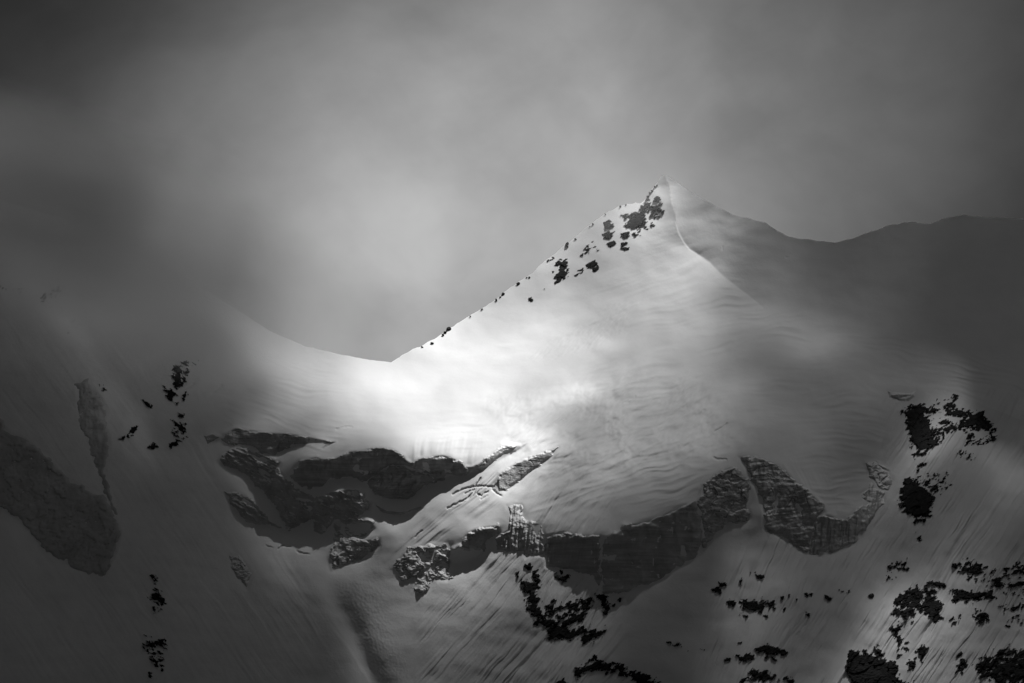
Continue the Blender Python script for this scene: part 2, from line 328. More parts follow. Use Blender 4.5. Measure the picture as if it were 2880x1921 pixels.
for k, (poly, m, a, g) in enumerate(FLUTE):
    mk = polymask(poly, 30)
    c = PX - m * PY + wx * 16 + 3 * perlin(PX / 70, PY / 110, 170 + k)
    mk = mk * (.35 + .85 * smooth(-.3, .4, fbm(c / 70, PY / 130, 180 + k, 2)))
    f = perlin(c / 9, PY / 170, 70 + k) * .28 + perlin(c / 22, PY / 260, 80 + k) * .75 + perlin(c / 6.5, PY / 110, 90 + k) * .15
    H += snow * mk * f * a * .85
    if g:
        r = np.abs(perlin(c / 21 +   .10 * perlin(PX / 22, PY / 40, 99), PY / 320, 110 + k))
        brk = smooth(-.05, .3, perlin(c / 30, PY / 150, 120 + k))
        H -= snow * mk * g * 2.0 * smooth(.2, .0, r) * brk
        r = np.abs(perlin(c / 11 +   .12 * perlin(PX / 15, PY / 30, 98), PY / 200, 130 + k))
        brk = smooth(.1, .35, perlin(c / 24, PY / 110, 140 + k))
        H -= snow * mk * g * .9 * smooth(.25, .0, r) * brk
# old slide track on the pyramid
tr = polymask([(1730,850),(1800,850),(1760,930),(1690,985),(1480,1010),(1560,955)], 22)
c = PX + 1.05 * PY
H += tr * (fbm((PX + 1.05 * PY + 12 * wx) / 9, (PX - PY) / 90, 150, 3) * .55 + fbm(c / 10, (PX - PY) / 22, 151, 2) * .25 - .3)
# glacial trough joining the debris gully
c = PX - .35 * (PY - 1600) - 985
tg = smooth(95, 20, np.abs(c)) * smooth(1590, 1680, PY)
H += tg * (fbm(PX / 7, PY / 7, 155, 2) * .22)
# hairline crevasses: polyline, half width (px), depth (m)
GROOVE = [([(1261,1429),(1290,1414),(1310,1405),(1331,1384),(1340,1360),(1350,1345)], 2.6, 3.0), ([(1274,1390),(1300,1377),(1323,1370),(1355,1366),(1388,1370)], 2.4, 2.6),
 ([(1307,1389),(1335,1375)], 2.2, 2.2), ([(1341,1390),(1353,1394),(1371,1381)], 2.5, 2.6), ([(1352,1404),(1369,1394)], 2.5, 2.4), ([(1383,1376),(1395,1388),(1408,1395)], 2.8, 2.5),
 ([(1171,1512),(1180,1499),(1190,1492)], 2.4, 2.2), ([(780,1543),(790,1537),(800,1536),(815,1538)], 2.4, 2.2), ([(835,1550),(850,1557),(870,1558)], 2.2, 1.8), ([(745,1535),(765,1541)], 2.2, 1.6),
 ([(1786,1116),(1770,1128),(1758,1134)], 2.4, 2.0), ([(2010,1214),(2030,1204),(2045,1192)], 2.6, 2.0), ([(2005,1287),(2020,1292),(2040,1293)], 2.6, 2.2), ([(940,1243),(905,1262)], 2.4, 2.0),
 ([(2036,692),(2034,703)], 1.8, 1.0), ([(2220,722),(2212,724)], 2.0, 1.0), ([(1564,1192),(1590,1178)], 2.4, 1.4), ([(945,1206),(975,1200),(990,1202)], 2.4, 1.2),
 ([(520,1100),(545,1080)], 5, 1.6), ([(600,1106),(625,1085)], 5, 1.6), ([(2460,1298),(2485,1320),(2500,1325)], 3.0, 2.5)]
for pts, wd, dp in GROOVE:
    xs = [a for a, b in pts]; ys = [b for a, b in pts]
    i0 = int((min(xs) - 20 - GX[0]) / STEP); i1 = int((max(xs) + 20 - GX[0]) / STEP); j0 = int((min(ys) - 20 - GY[0]) / STEP); j1 = int((max(ys) + 20 - GY[0]) / STEP)
    X = PX[j0:j1, i0:i1] + wx[j0:j1, i0:i1] * 6; Y = PY[j0:j1, i0:i1] + 2.5 * perlin(PX[j0:j1, i0:i1] / 9, PY[j0:j1, i0:i1] / 9, 160)
    H[j0:j1, i0:i1] -= .42 * dp * np.exp(-(seg_dist(X, Y, pts) / (.75 * wd)) ** 2)
xc = np.interp(PY, [1560, 1620, 1700, 1830, 1960, 2110], [900, 930, 960, 1012, 1065, 1120]) + wx * 12
H -= 5.5 * np.exp(-((PX - xc) / 42) ** 2) * smooth(1590, 1740, PY)
DEPTH = DEPTH - H * LAY
# ---------------------------------------------------------------- materials
def mat(name): 
    m = bpy.data.materials.new(name); m.use_nodes = True; return m, NT(m.node_tree)
def surface(name, albedo, var, rough, scale, stretch=(1, 1, 1), bump=0.0, bump_scale=1.0, spec=.3, bands=None, dust=None):
    m, N = mat(name)
    pos = N.n('ShaderNodeNewGeometry').outputs['Position']
    mp = N.n('ShaderNodeMapping', {'Vector': pos, 'Scale': stretch}).outputs[0]
    nz = N.n('ShaderNodeTexNoise', {'Vector': mp, 'Scale': scale, 'Detail': 6.0, 'Roughness': .6}).outputs['Fac']
    col = N.n('ShaderNodeMapRange', {'Value': nz, 'From Min': .3, 'From Max': .7, 'To Min': albedo - var, 'To Max': albedo + var}).outputs[0]
    if bands:
        bp = N.n('ShaderNodeMapping', {'Vector': pos, 'Rotation': bands[1], 'Scale': (.03, .03, bands[0])}).outputs[0]
        bn = N.n('ShaderNodeTexNoise', {'Vector': bp, 'Scale': 1.0, 'Detail': 5.0, 'Roughness': .65}).outputs['Fac']
        col = N.m('MULTIPLY', col, N.n('ShaderNodeMapRange', {'Value': bn, 'From Min': .34, 'From Max': .66, 'To Min': .78, 'To Max': 1.15}).outputs[0])
    if dust:                                   # snow that settled on faces turned to the sky
        nz_ = N.n('ShaderNodeSeparateXYZ', {0: N.n('ShaderNodeNewGeometry').outputs['Normal']}).outputs['Z']
        pz = N.n('ShaderNodeTexNoise', {'Vector': pos, 'Scale': .22, 'Detail': 4.0}).outputs['Fac']
        lv = N.m('ADD', nz_, N.m('MULTIPLY', N.m('SUBTRACT', pz, .5), dust[1]))
        wf = N.n('ShaderNodeMapRange', {'Value': lv, 'From Min': dust[0], 'From Max': dust[0] + .12}).outputs[0]
        col = N.m('ADD', N.m('MULTIPLY', col, N.m('SUBTRACT', 1.0, wf)), N.m('MULTIPLY', wf, .82))
    b = N.n('ShaderNodeBsdfPrincipled', {'Base Color': col, 'Roughness': rough, 'Specular IOR Level': spec})
    if bump:
        bz = N.n('ShaderNodeTexNoise', {'Vector': mp, 'Scale': bump_scale, 'Detail': 5.0, 'Roughness': .6}).outputs['Fac']
        bu = N.n('ShaderNodeBump', {'Height': bz, 'Strength': 1.0, 'Distance': bump})
        N.link(bu.outputs[0], b.inputs['Normal'])
    N.link(b.outputs[0], N.n('ShaderNodeOutputMaterial').inputs['Surface'])
    return m
M_SNOW = surface('wind packed snow', .84, .03, .75, .02, (1, .6, 1), .25, .12, .2)
M_SLOPE = surface('fluted snow', .82, .04, .75, .03, (1, .6, 1), .3, .25, .2)
M_ICE = surface('glacier ice', .50, .10, .5, .06, (1, 1, 1), .7, .35, .4, (.55, (.05, .04, 0)), (.62, .5))
M_ICE2 = surface('broken glacier ice', .52, .12, .55, .10, (1, 1, 1), 1.0, .25, .4, None, (.6, .5))
M_ROCK = surface('dark wet rock', .013, .006, .85, .12, (1, 1, 1), 0, .5, .1)
M_DARKICE = surface('dark glacier ice', .48, .10, .6, .03, (1, 1, 1), .5, .1, .3)  # dark ice in its own tone, without settled snow

# ---------------------------------------------------------------- meshes from the lattice
VX = (RX * DEPTH).astype(np.float32); VY = DEPTH.astype(np.float32); VZ = (RZ * DEPTH).astype(np.float32)
def mesh_from(name, co, quads, material, smooth_shade=True):
    me = bpy.data.meshes.new(name)
    nv, nf = len(co), len(quads)
    me.vertices.add(nv); me.vertices.foreach_set('co', np.ascontiguousarray(co, np.float32).ravel())
    me.loops.add(nf * 4); me.loops.foreach_set('vertex_index', np.ascontiguousarray(quads, np.int32).ravel())
    me.polygons.add(nf); me.polygons.foreach_set('loop_start', np.arange(0, nf * 4, 4, dtype=np.int32))
    me.polygons.foreach_set('use_smooth', np.full(nf, smooth_shade))
    me.materials.append(material); me.update(calc_edges=True)
    return me
def add(name, me, parent=None, **props):
    o = bpy.data.objects.new(name, me); COL.objects.link(o); o.parent = parent
    for k, v in props.items(): o[k] = v
    return o
def compact(co, quads):
    used = np.unique(quads); inv = np.full(len(co), -1, np.int32); inv[used] = np.arange(len(used)); return co[used], inv[quads]

# back of the skyline: lattice rows above the crest fold over and fall away behind it
skyj = np.searchsorted(GY, SKY)                              # first row below the crest, per column
TX, TY, TZ = VX.copy(), VY.copy(), VZ.copy()
for i in range(NX):
    j = min(max(skyj[i], 1), NY - 1); s = SKY[i]
    rx, rz = ray(GX[i], s); d0 = DEPTH[j, i] + (DEPTH[j, i] - DEPTH[j + 1, i]) * (GY[j] - s) / STEP if j < NY - 1 else DEPTH[j, i]
    up = np.arange(j - 1, -1, -1); k = np.arange(len(up))
    back = k * STEP * .3125 * 2.2
    z0 = rz * d0; x0 = rx * d0
    TX[up, i] = x0 * (1 + back / d0 * .3); TY[up, i] = d0 + back; TZ[up, i] = z0 - .55 * back
def thin(n, lo, hi, g):
    a = np.arange(n); c = g; keep = (c >= lo) & (c <= hi) | (a % 4 == 0) | (a == n - 1); return a[keep]
ii = thin(NX, -25, 2905, GX); jj = thin(NY, 0, 1950, GY)
tco = np.stack([TX[np.ix_(jj, ii)], TY[np.ix_(jj, ii)], TZ[np.ix_(jj, ii)]], -1).reshape(-1, 3)
nx_, ny_ = len(ii), len(jj)
idx = np.arange(nx_ * ny_, dtype=np.int32).reshape(ny_, nx_)
quads = np.stack([idx[1:, :-1], idx[1:, 1:], idx[:-1, 1:], idx[:-1, :-1]], -1).reshape(-1, 4)
crest = np.searchsorted(jj, skyj[ii] - 1)                    # crest row per kept column
rr = np.arange(ny_ - 1)[:, None]; bcell = (rr + 1 <= np.minimum(crest[:-1], crest[1:])[None]).ravel()
quads[bcell] += nx_ * ny_; tco = np.concatenate([tco, tco])  # the far side is creased off along the crest
# which piece of the massif each cell belongs to
cx = (PX[np.ix_(jj[1:], ii[1:])] + wx[np.ix_(jj[1:], ii[1:])] * 12).ravel(); cy = (PY[np.ix_(jj[1:], ii[1:])] + wy[np.ix_(jj[1:], ii[1:])] * 12).ravel()
base = np.interp(cx, [1100, 1250, 1400, 1700, 1900, 2160, 2300, 2600, 2880, 3300], [1018, 1012, 1005, 965, 905, 885, 950, 1030, 1110, 1220], left=-1e4)
peak = cy < base
LOW = [(-400,420),(560,790),(590,950),(560,1100),(590,1260),(640,1400),(760,1485),(930,1602),(1060,1535),(1100,1600),(1190,1672),(1280,1592),(1400,1547),(1540,1597),(1690,1668),(1860,1628),(2050,1470),(2150,1486),(2270,1558),(2400,1532),(2480,1420),(2480,1250),(2500,1130),(2650,1090),(2880,1185),(3400,1330),(3400,-2000),(-400,-2000)]
glacier = inside(cx, cy, LOW) & ~peak
leftp = inside(cx, cy, [(-2000,-2000),(560,-2000),(560,790),(590,950),(560,1100),(590,1260),(640,1400),(760,1485),(930,1602),(1000,1750),(1060,2300),(-2000,2300)]) & ~peak & ~glacier
rest = ~(peak | glacier | leftp)
FN = np.cross(np.stack([np.gradient(a, axis=1) for a in (VX, VY, VZ)], -1), np.stack([np.gradient(a, axis=0) for a in (VX, VY, VZ)], -1))
FN /= np.linalg.norm(FN, axis=-1, keepdims=True); FN = np.where(FN[..., 1:2] > 0, -FN, FN)
for i in range(NX):                                          # rows just above the crest keep the last face normal
    j = min(max(skyj[i] + 2, 1), NY - 1); FN[j - 4 if j > 4 else 0:j, i] = FN[j, i]
tno = FN[np.ix_(jj, ii)].reshape(-1, 3)
tno = np.concatenate([tno, np.tile(np.array([[0, .48, .877]]), (len(tno), 1))]).astype(np.float32)
for nm, mk, mt in (('mountain_peak', peak, M_SNOW), ('glacier', glacier, M_SNOW), ('snow_slope_left', leftp, M_SLOPE), ('snow_slope_lower', rest, M_SLOPE)):
    used = np.unique(quads[mk]); c, q = compact(tco, quads[mk])
    me = mesh_from(nm, c, q, mt); me.normals_split_custom_set_from_vertices(tno[used])
    add(nm, me, kind='structure', label={'mountain_peak': 'pointed snow covered summit pyramid with sharp ridge and back bowl', 'glacier': 'broad bright wind rippled glacier saddle below the summit',
        'snow_slope_left': 'steep dark snow slope on the left under mist', 'snow_slope_lower': 'steep fluted snow face below the hanging ice cliffs'}[nm])

# ---------------------------------------------------------------- the massif goes on beyond the surveyed part, down to the valley
ja = np.unique(np.append(jj[::3], jj[-1])); ia = np.unique(np.append(ii[::3], ii[-1]))
EX, EY, EZ = (a[np.ix_(ja, ia)].astype(np.float64) for a in (TX, TY, TZ))
def side(sgn, n=46):
    k = np.arange(1, n + 1)[None]; c = -1 if sgn > 0 else 0
    x = EX[:, c:][:, :1] if sgn > 0 else EX[:, :1]; y = EY[:, -1:] if sgn > 0 else EY[:, :1]; z = EZ[:, -1:] if sgn > 0 else EZ[:, :1]
    s = k ** 1.25 * 12.0
    rowp = np.arange(len(ja))[:, None] / 30.0
    dz = (fbm(s / 140 + rowp * 0, rowp, 501 + sgn, 3) * 55 + fbm(s / 50, rowp * 2.4, 505 + sgn, 3) * 14) * np.clip(s / 60, 0, 1)
    return x + sgn * s, y + .12 * s + dz, z - .10 * s + dz * .3
lx, ly, lz = side(-1); rx_, ry_, rz_ = side(1)
AX = np.concatenate([lx[:, ::-1], EX, rx_], 1); AY = np.concatenate([ly[:, ::-1], EY, ry_], 1); AZ = np.concatenate([lz[:, ::-1], EZ, rz_], 1)
nl, nr, n0 = lx.shape[1], rx_.shape[1], EX.shape[1]; top_rows = AX.shape[0]
kk = np.arange(1, 41)[:, None]; drop = kk ** 1.15 * 7.5
und = fbm(AX[-1:] / 160 + kk * 0, kk / 9.0 + AX[-1:] * 0, 511, 4) * 26 * np.clip(kk / 6.0, 0, 1)
AX = np.concatenate([AX, AX[-1:] + drop * 0], 0); AY = np.concatenate([AY, AY[-1:] - drop * 1.05 + und], 0); AZ = np.concatenate([AZ, AZ[-1:] - drop], 0)
ai = np.arange(AX.size, dtype=np.int32).reshape(AX.shape)
aq = np.stack([ai[1:, :-1], ai[1:, 1:], ai[:-1, 1:], ai[:-1, :-1]], -1)
keepc = np.ones(aq.shape[:2], bool); keepc[:top_rows - 1, nl:nl + n0 - 1] = False
c, q = compact(np.stack([AX, AY, AZ], -1).reshape(-1, 3), aq[keepc])
add('mountain_flanks', mesh_from('mountain_flanks', c, q, M_SLOPE), kind='structure', label='snow flanks of the massif beyond the picture')
M_VALLEY = surface('dark valley ground', .06, .02, .9, .01)  # unseen ground added dark, so less light comes from below
R_ = 55000.0; gx_ = np.concatenate([-np.geomspace(R_, 300, 24), np.geomspace(300, R_, 24)]); GXv, GYv = np.meshgrid(gx_, gx_ + 2000)
GZv = -340 + fbm(GXv / 2500, GYv / 2500, 521, 3) * 30
vi = np.arange(GXv.size, dtype=np.int32).reshape(GXv.shape)
add('valley_ground', mesh_from('valley_ground', np.stack([GXv, GYv, GZv], -1).reshape(-1, 3), np.stack([vi[:-1, :-1], vi[:-1, 1:], vi[1:, 1:], vi[1:, :-1]], -1).reshape(-1, 4), M_VALLEY), kind='structure', label='unseen valley floor added dark to cut light from below')
# ---------------------------------------------------------------- unseen cloud deck added between sun and massif, shaped to shade the snow
# (x, y, brightness of the snow there): sets the deck thickness, so shade falls there
LIGHT = [(1300,950,235,0.40), (1400,900,215,0.70), (1500,850,191,0.77), (1600,800,181,0.28), (1700,720,166,1.15), (1850,560,148,0.00), (1600,900,209,0.17), (1700,850,180,0.93), (1800,750,176,0.78), (1880,700,180,0.89), (1900,780,194,0.16), (1950,800,180,1.54), (1800,850,184,1.70), (1700,950,194,0.20), (1550,960,219,0.57), (1400,980,240,0.37), (2150,820,104,2.69), (2300,850,90,2.59), (2400,750,72,4.31), (2600,700,65,3.20), (2800,700,50,9.00), (2600,850,62,5.83), (2800,850,50,9.00), (2500,950,75,3.32), (2700,1000,65,2.00), (2850,1050,55,9.00), (3000,900,45,None), (3100,1100,45,None), (2000,900,158,1.34), (2100,950,117,2.75), (2200,1000,104,2.66), (2300,1050,90,2.43), (2400,1050,83,4.36), (2500,1050,85,3.64), (2000,1000,144,1.51), (2100,1050,112,2.22), (2200,1120,90,3.43), (2300,1180,88,3.31), (2400,1150,80,3.33), (2450,1250,65,5.31), (2300,1300,78,3.95), (2200,1250,81,4.71), (2100,1180,108,3.51), (2000,1100,135,2.03), (1900,950,171,0.92), (1900,1050,158,1.26), (1800,1000,176,0.95), (1800,1100,162,1.02), (1700,1050,184,1.17), (1700,1150,158,1.76), (1800,1200,148,1.73), (1900,1150,140,2.20), (2000,1200,126,2.25), (1900,1250,130,1.20), (2000,1260,122,1.90), (1650,1250,149,1.65), (1750,1300,130,1.71), (1600,1150,195,0.00), (1550,1200,191,3.07), (1600,1330,135,1.15), (1700,1380,125,1.10), (1800,1400,105,0.00), (1900,1360,100,4.55), (1550,1420,130,3.30), (1620,1470,105,1.74), (1750,1450,85,7.06), (1000,1020,220,0.75), (900,1000,185,1.54), (800,970,160,1.81), (700,920,130,1.52), (1100,1050,245,0.74), (1200,1050,244,0.51), (1300,1050,244,0.54), (1400,1050,244,0.49), (1500,1040,223,0.85), (1200,1120,244,0.77), (1300,1150,244,0.66), (1400,1130,244,0.14), (1350,1200,244,0.96), (1450,1180,238,0.50), (1100,1120,240,0.47), (1000,1080,225,0.43), (900,1080,190,2.12), (1000,1150,200,1.30), (900,1150,160,0.58), (800,1050,165,0.87), (700,1020,120,3.21), (600,1000,85,8.12), (800,1120,135,2.18), (700,1100,95,3.49), (620,1120,72,8.85), (700,1180,95,2.76), (850,1200,115,5.39), (950,1220,150,0.73), (1050,1230,185,0.00), (1150,1230,225,1.14), (1250,1250,240,0.00), (1350,1260,235,0.87), (1200,1270,225,0.00), (1000,1250,160,0.00), (1470,1290,235,0.00), (1380,1400,220,0.00), (1300,1420,180,0.00), (1200,1480,130,0.00), (1130,1560,115,0.00), (1050,1650,88,6.97), (1250,1500,130,0.00), (1350,1480,165,1.41), (1250,1660,130,0.00), (1400,1600,150,0.00), (1450,1580,165,0.00), (1350,1680,120,3.71), (1200,1750,110,1.65), (1300,1750,110,0.00), (1400,1720,100,0.00), (1450,1800,75,3.59), (1300,1850,85,5.90), (1150,1800,90,6.84), (1100,1700,85,8.24), (1050,1800,70,0.00), (1700,1780,58,0.05), (1800,1800,52,7.75), (1900,1800,45,9.00), (1650,1850,70,3.54), (1550,1850,78,1.00), (2050,1700,80,0.00), (2100,1620,85,1.22), (2130,1550,75,5.19), (2000,1850,62,5.75), (2150,1750,80,3.51), (2200,1850,70,0.00), (2300,1750,65,8.09), (2250,1650,75,1.52), (2350,1600,70,5.75), (2450,1500,75,3.07), (2600,1280,90,0.41), (2700,1250,95,2.67), (2750,1350,105,0.00), (2800,1280,90,4.13), (2820,1400,85,4.13), (2700,1450,75,5.83), (2650,1500,70,9.00), (2600,1550,85,0.00), (2700,1580,95,0.00), (2500,1650,110,0.00), (2450,1720,140,0.00), (2430,1800,115,0.69), (2550,1780,115,2.86), (2650,1800,115,0.57), (2700,1750,105,3.08), (2850,1750,70,2.34), (2850,1550,60,4.42), (2400,1650,85,0.00), (2600,1900,105,2.67), (550,950,80,9.00), (500,1000,75,9.00), (450,1150,65,1.88), (350,1250,62,5.82), (450,1350,58,4.19), (550,1450,55,7.81), (650,1530,58,5.98), (550,1600,50,9.00), (750,1650,62,2.33), (850,1700,62,4.03), (650,1750,45,9.00), (400,1500,48,9.00), (400,1700,35,9.00), (200,1750,25,9.00), (100,1900,20,9.00), (300,1900,25,9.00), (500,1900,33,9.00), (700,1880,42,9.00), (850,1850,50,9.00), (950,1850,58,5.33), (100,1150,35,9.00), (850,1550,62,9.00), (-200,1500,20,8.00), (0,2050,20,8.00), (500,2080,28,8.00), (1000,2080,50,None), (1500,2080,70,None), (2000,2080,60,None), (2500,2080,90,None), (3100,1500,50,None), (3100,1900,60,None), (850,1100,165,1.11), (1150,1180,235,0.71), (1480,1120,216,1.47), (1650,1000,206,0.86), (1000,1365,66,0.00), (900,1375,62,0.00), (1100,1415,64,0.00), (700,1360,58,0.00), (920,1540,62,9.00), (2790,1350,112,0.00), (2620,1620,110,0.00), (2650,1400,68,3.96), (2550,1560,72,7.94), (2400,1720,75,8.96), (1422,1312,228,0.03), (2480,1770,138,0.00), (1550,1090,221,0.27), (1500,1150,218,0.22), (1190,1590,92,0.00), (640,960,102,2.09), (660,1040,100,2.62), (580,1060,78,4.00), (640,900,108,1.71), (560,900,92,2.44), (500,930,85,2.86), (750,1000,145,1.34), (2640,1040,74,4.58), (2600,1070,80,3.68), (2720,1120,85,2.69)]
MISTLIGHT = [(-200,560,2930,3.0),(0,580,2930,2.6),(150,600,2930,2.0),(300,640,2930,1.4),(450,700,2930,.7),(100,700,2930,2.2),(300,750,2930,1.2),(450,820,2930,.8),(600,780,2930,.4)]  # spots where the deck is thinned to light the left mist
AMBIENT = 0.022
DECK_Z = 1500.0; DECK_SIGMA = 0.04
def deck_xy(x, y, z): return x + (DECK_Z - z) * SUN.x / SUN.z, y + (DECK_Z - z) * SUN.y / SUN.z
n3 = np.cross(np.stack([np.gradient(blur(a, 5), axis=1) for a in (VX, VY, VZ)], -1), np.stack([np.gradient(blur(a, 5), axis=0) for a in (VX, VY, VZ)], -1))
n3 /= np.linalg.norm(n3, axis=-1, keepdims=True); n3 = np.where(n3[..., 1:2] > 0, -n3, n3)
COSI = n3 @ np.array(SUN)
gain = sun_data.energy / math.pi * .84 * 2 ** scene.view_settings.exposure
dx, dy, tau = [], [], []
for x, y, v, t in LIGHT:
    j = int((y - GY[0]) / STEP); i = int((x - GX[0]) / STEP)
    if t is None: t = -math.log(min(1.0, max(.012, ((v / 255.) ** 2.25 - AMBIENT) / (gain * max(.08, COSI[j, i])))))
    u, w_ = deck_xy(VX[j, i], VY[j, i], VZ[j, i])
    dx.append(u); dy.append(w_); tau.append(t)
for x, y, d, t in MISTLIGHT:
    rx, rz = ray(x, y); u, w_ = deck_xy(rx * d, d, rz * d); dx += [u, u]; dy += [w_, w_]; tau += [t, t]
dx = np.array(dx); dy = np.array(dy); tau = np.array(tau)
xs_ = np.unique(np.concatenate([np.linspace(-2600, -450, 40), np.arange(-450, 1250, 10.), np.linspace(1250, 3200, 36)]))
y0d, y1d = dy.min() - 120, dy.max() + 120
ys_ = np.unique(np.concatenate([np.linspace(600, y0d, 40), np.arange(y0d, y1d, 10.), np.linspace(y1d, 6300, 36)]))
DXg, DYg = np.meshgrid(xs_, ys_)
Wd = np.full(DXg.shape, 1e-6); Td = Wd * 7.0
for u, v, t in zip(dx, dy, tau):
    d2 = (DXg - u) ** 2 + (DYg - v) ** 2
    w_ = np.exp(-d2 / (2 * 20. ** 2)) + 2e-3 * np.exp(-d2 / (2 * 60. ** 2)); Wd += w_; Td += w_ * t
Td = Td / Wd
far = fbm(DXg / 420, DYg / 420, 201, 4)
Td = Td * (1 + .09 * fbm(DXg / 60, DYg / 60, 202, 3)) + .10 * fbm(DXg / 26, DYg / 26, 203, 2) * np.clip(Td, 0, 1)
Td += np.where(Wd < 1e-4, 2.2 * far, 0)
Td = np.maximum(Td, .01)
thick = Td * SUN.z / DECK_SIGMA
roll = fbm(DXg / 300, DYg / 300, 205, 3) * 60
zt = DECK_Z + roll + thick * .6; zb = DECK_Z + roll - thick * .4
ny_, nx_ = DXg.shape; n_ = ny_ * nx_
top = np.stack([DXg, DYg, zt], -1).reshape(-1, 3); bot = np.stack([DXg, DYg, zb], -1).reshape(-1, 3)
ix_ = np.arange(n_, dtype=np.int32).reshape(ny_, nx_)
qt = np.stack([ix_[:-1, :-1], ix_[:-1, 1:], ix_[1:, 1:], ix_[1:, :-1]], -1).reshape(-1, 4)
qb = qt[:, ::-1] + n_
ring = np.concatenate([ix_[0, :], ix_[1:, -1], ix_[-1, -2::-1], ix_[-2:0:-1, 0]]); r2 = np.roll(ring, -1)
qs = np.stack([ring, ring + n_, r2 + n_, r2], -1)
m, N = mat('shading cloud vapour')
N.link(N.n('ShaderNodeVolumePrincipled', {'Color': (.64, .64, .64, 1), 'Density': DECK_SIGMA, 'Anisotropy': .3}).outputs[0], N.n('ShaderNodeOutputMaterial').inputs['Volume'])  # volume of the added deck, blocks and scatters sun onto the snow
deck = add('shading_cloud_deck', mesh_from('shading_cloud_deck', np.concatenate([top, bot]), np.concatenate([qt, qb, qs]), m), kind='stuff', label='unseen grey cloud layer shaped to shade the snow', category='cloud')
# ---------------------------------------------------------------- things set into the snow: shared window maths
DEPTH32 = DEPTH
def window(poly_list, pad):
    xs = [a for pl in poly_list for a, b in pl]; ys = [b for pl in poly_list for a, b in pl]
    i0 = max(0, int((min(xs) - pad - GX[0]) / STEP)); i1 = min(NX, int((max(xs) + pad - GX[0]) / STEP) + 2)
    j0 = max(0, int((min(ys) - pad - GY[0]) / STEP)); j1 = min(NY, int((max(ys) + pad - GY[0]) / STEP) + 2)
    return i0, i1, j0, j1
def upsample(a, k):
    # bilinear refinement of a lattice window
    ny, nx = a.shape
    yi = np.linspace(0, ny - 1, (ny - 1) * k + 1); xi = np.linspace(0, nx - 1, (nx - 1) * k + 1)
    y0 = np.minimum(yi.astype(int), ny - 2); x0 = np.minimum(xi.astype(int), nx - 2); fy = (yi - y0)[:, None]; fx = (xi - x0)[None]
    return (a[y0][:, x0] * (1 - fx) + a[y0][:, x0 + 1] * fx) * (1 - fy) + (a[y0 + 1][:, x0] * (1 - fx) + a[y0 + 1][:, x0 + 1] * fx) * fy
def relief(win, h, keep, k=1):
    """points and quads of a relief h metres proud of the snow (towards the viewer), cells in keep only"""
    i0, i1, j0, j1 = win
    X = upsample(PX[j0:j1, i0:i1].astype(np.float64), k) if k > 1 else PX[j0:j1, i0:i1].astype(np.float64)
    Y = upsample(PY[j0:j1, i0:i1].astype(np.float64), k) if k > 1 else PY[j0:j1, i0:i1].astype(np.float64)
    D_ = upsample(DEPTH[j0:j1, i0:i1], k) if k > 1 else DEPTH[j0:j1, i0:i1]
    d = D_ - h
    rx, rz = ray(X, Y)
    co = np.stack([rx * d, d, rz * d], -1)
    return co
def solid(co, cells, back):
    """closed solid: front relief over the cells, a back sheet pushed into the mountain, and the rim"""
    ny, nx = co.shape[:2]; idx = np.arange(ny * nx, dtype=np.int32).reshape(ny, nx)
    q = np.stack([idx[1:, :-1], idx[1:, 1:], idx[:-1, 1:], idx[:-1, :-1]], -1)
    f = q[cells]
    flat = co.reshape(-1, 3)
    # rim edges
    pad = np.pad(cells, 1); rim = []
    c = pad[1:-1, 1:-1]
    for (nb, a, b) in ((pad[2:, 1:-1], 0, 1), (pad[1:-1, 2:], 1, 2), (pad[:-2, 1:-1], 2, 3), (pad[1:-1, :-2], 3, 0)):
        e = c & ~nb; qq = q[e]; rim.append(np.stack([qq[:, b], qq[:, a]], -1))
    rim = np.concatenate(rim)
    used = np.unique(f); inv = np.full(len(flat), -1, np.int32); inv[used] = np.arange(len(used)); nu = len(used)
    fr = flat[used]; bk = fr * (1 + back / fr[:, 1:2])
    fq = inv[f]; bq = fq[:, ::-1] + nu; rm = inv[rim]
    rq = np.stack([rm[:, 0], rm[:, 1], rm[:, 1] + nu, rm[:, 0] + nu], -1)
    return np.concatenate([fr, bk]), np.concatenate([fq, bq, rq])

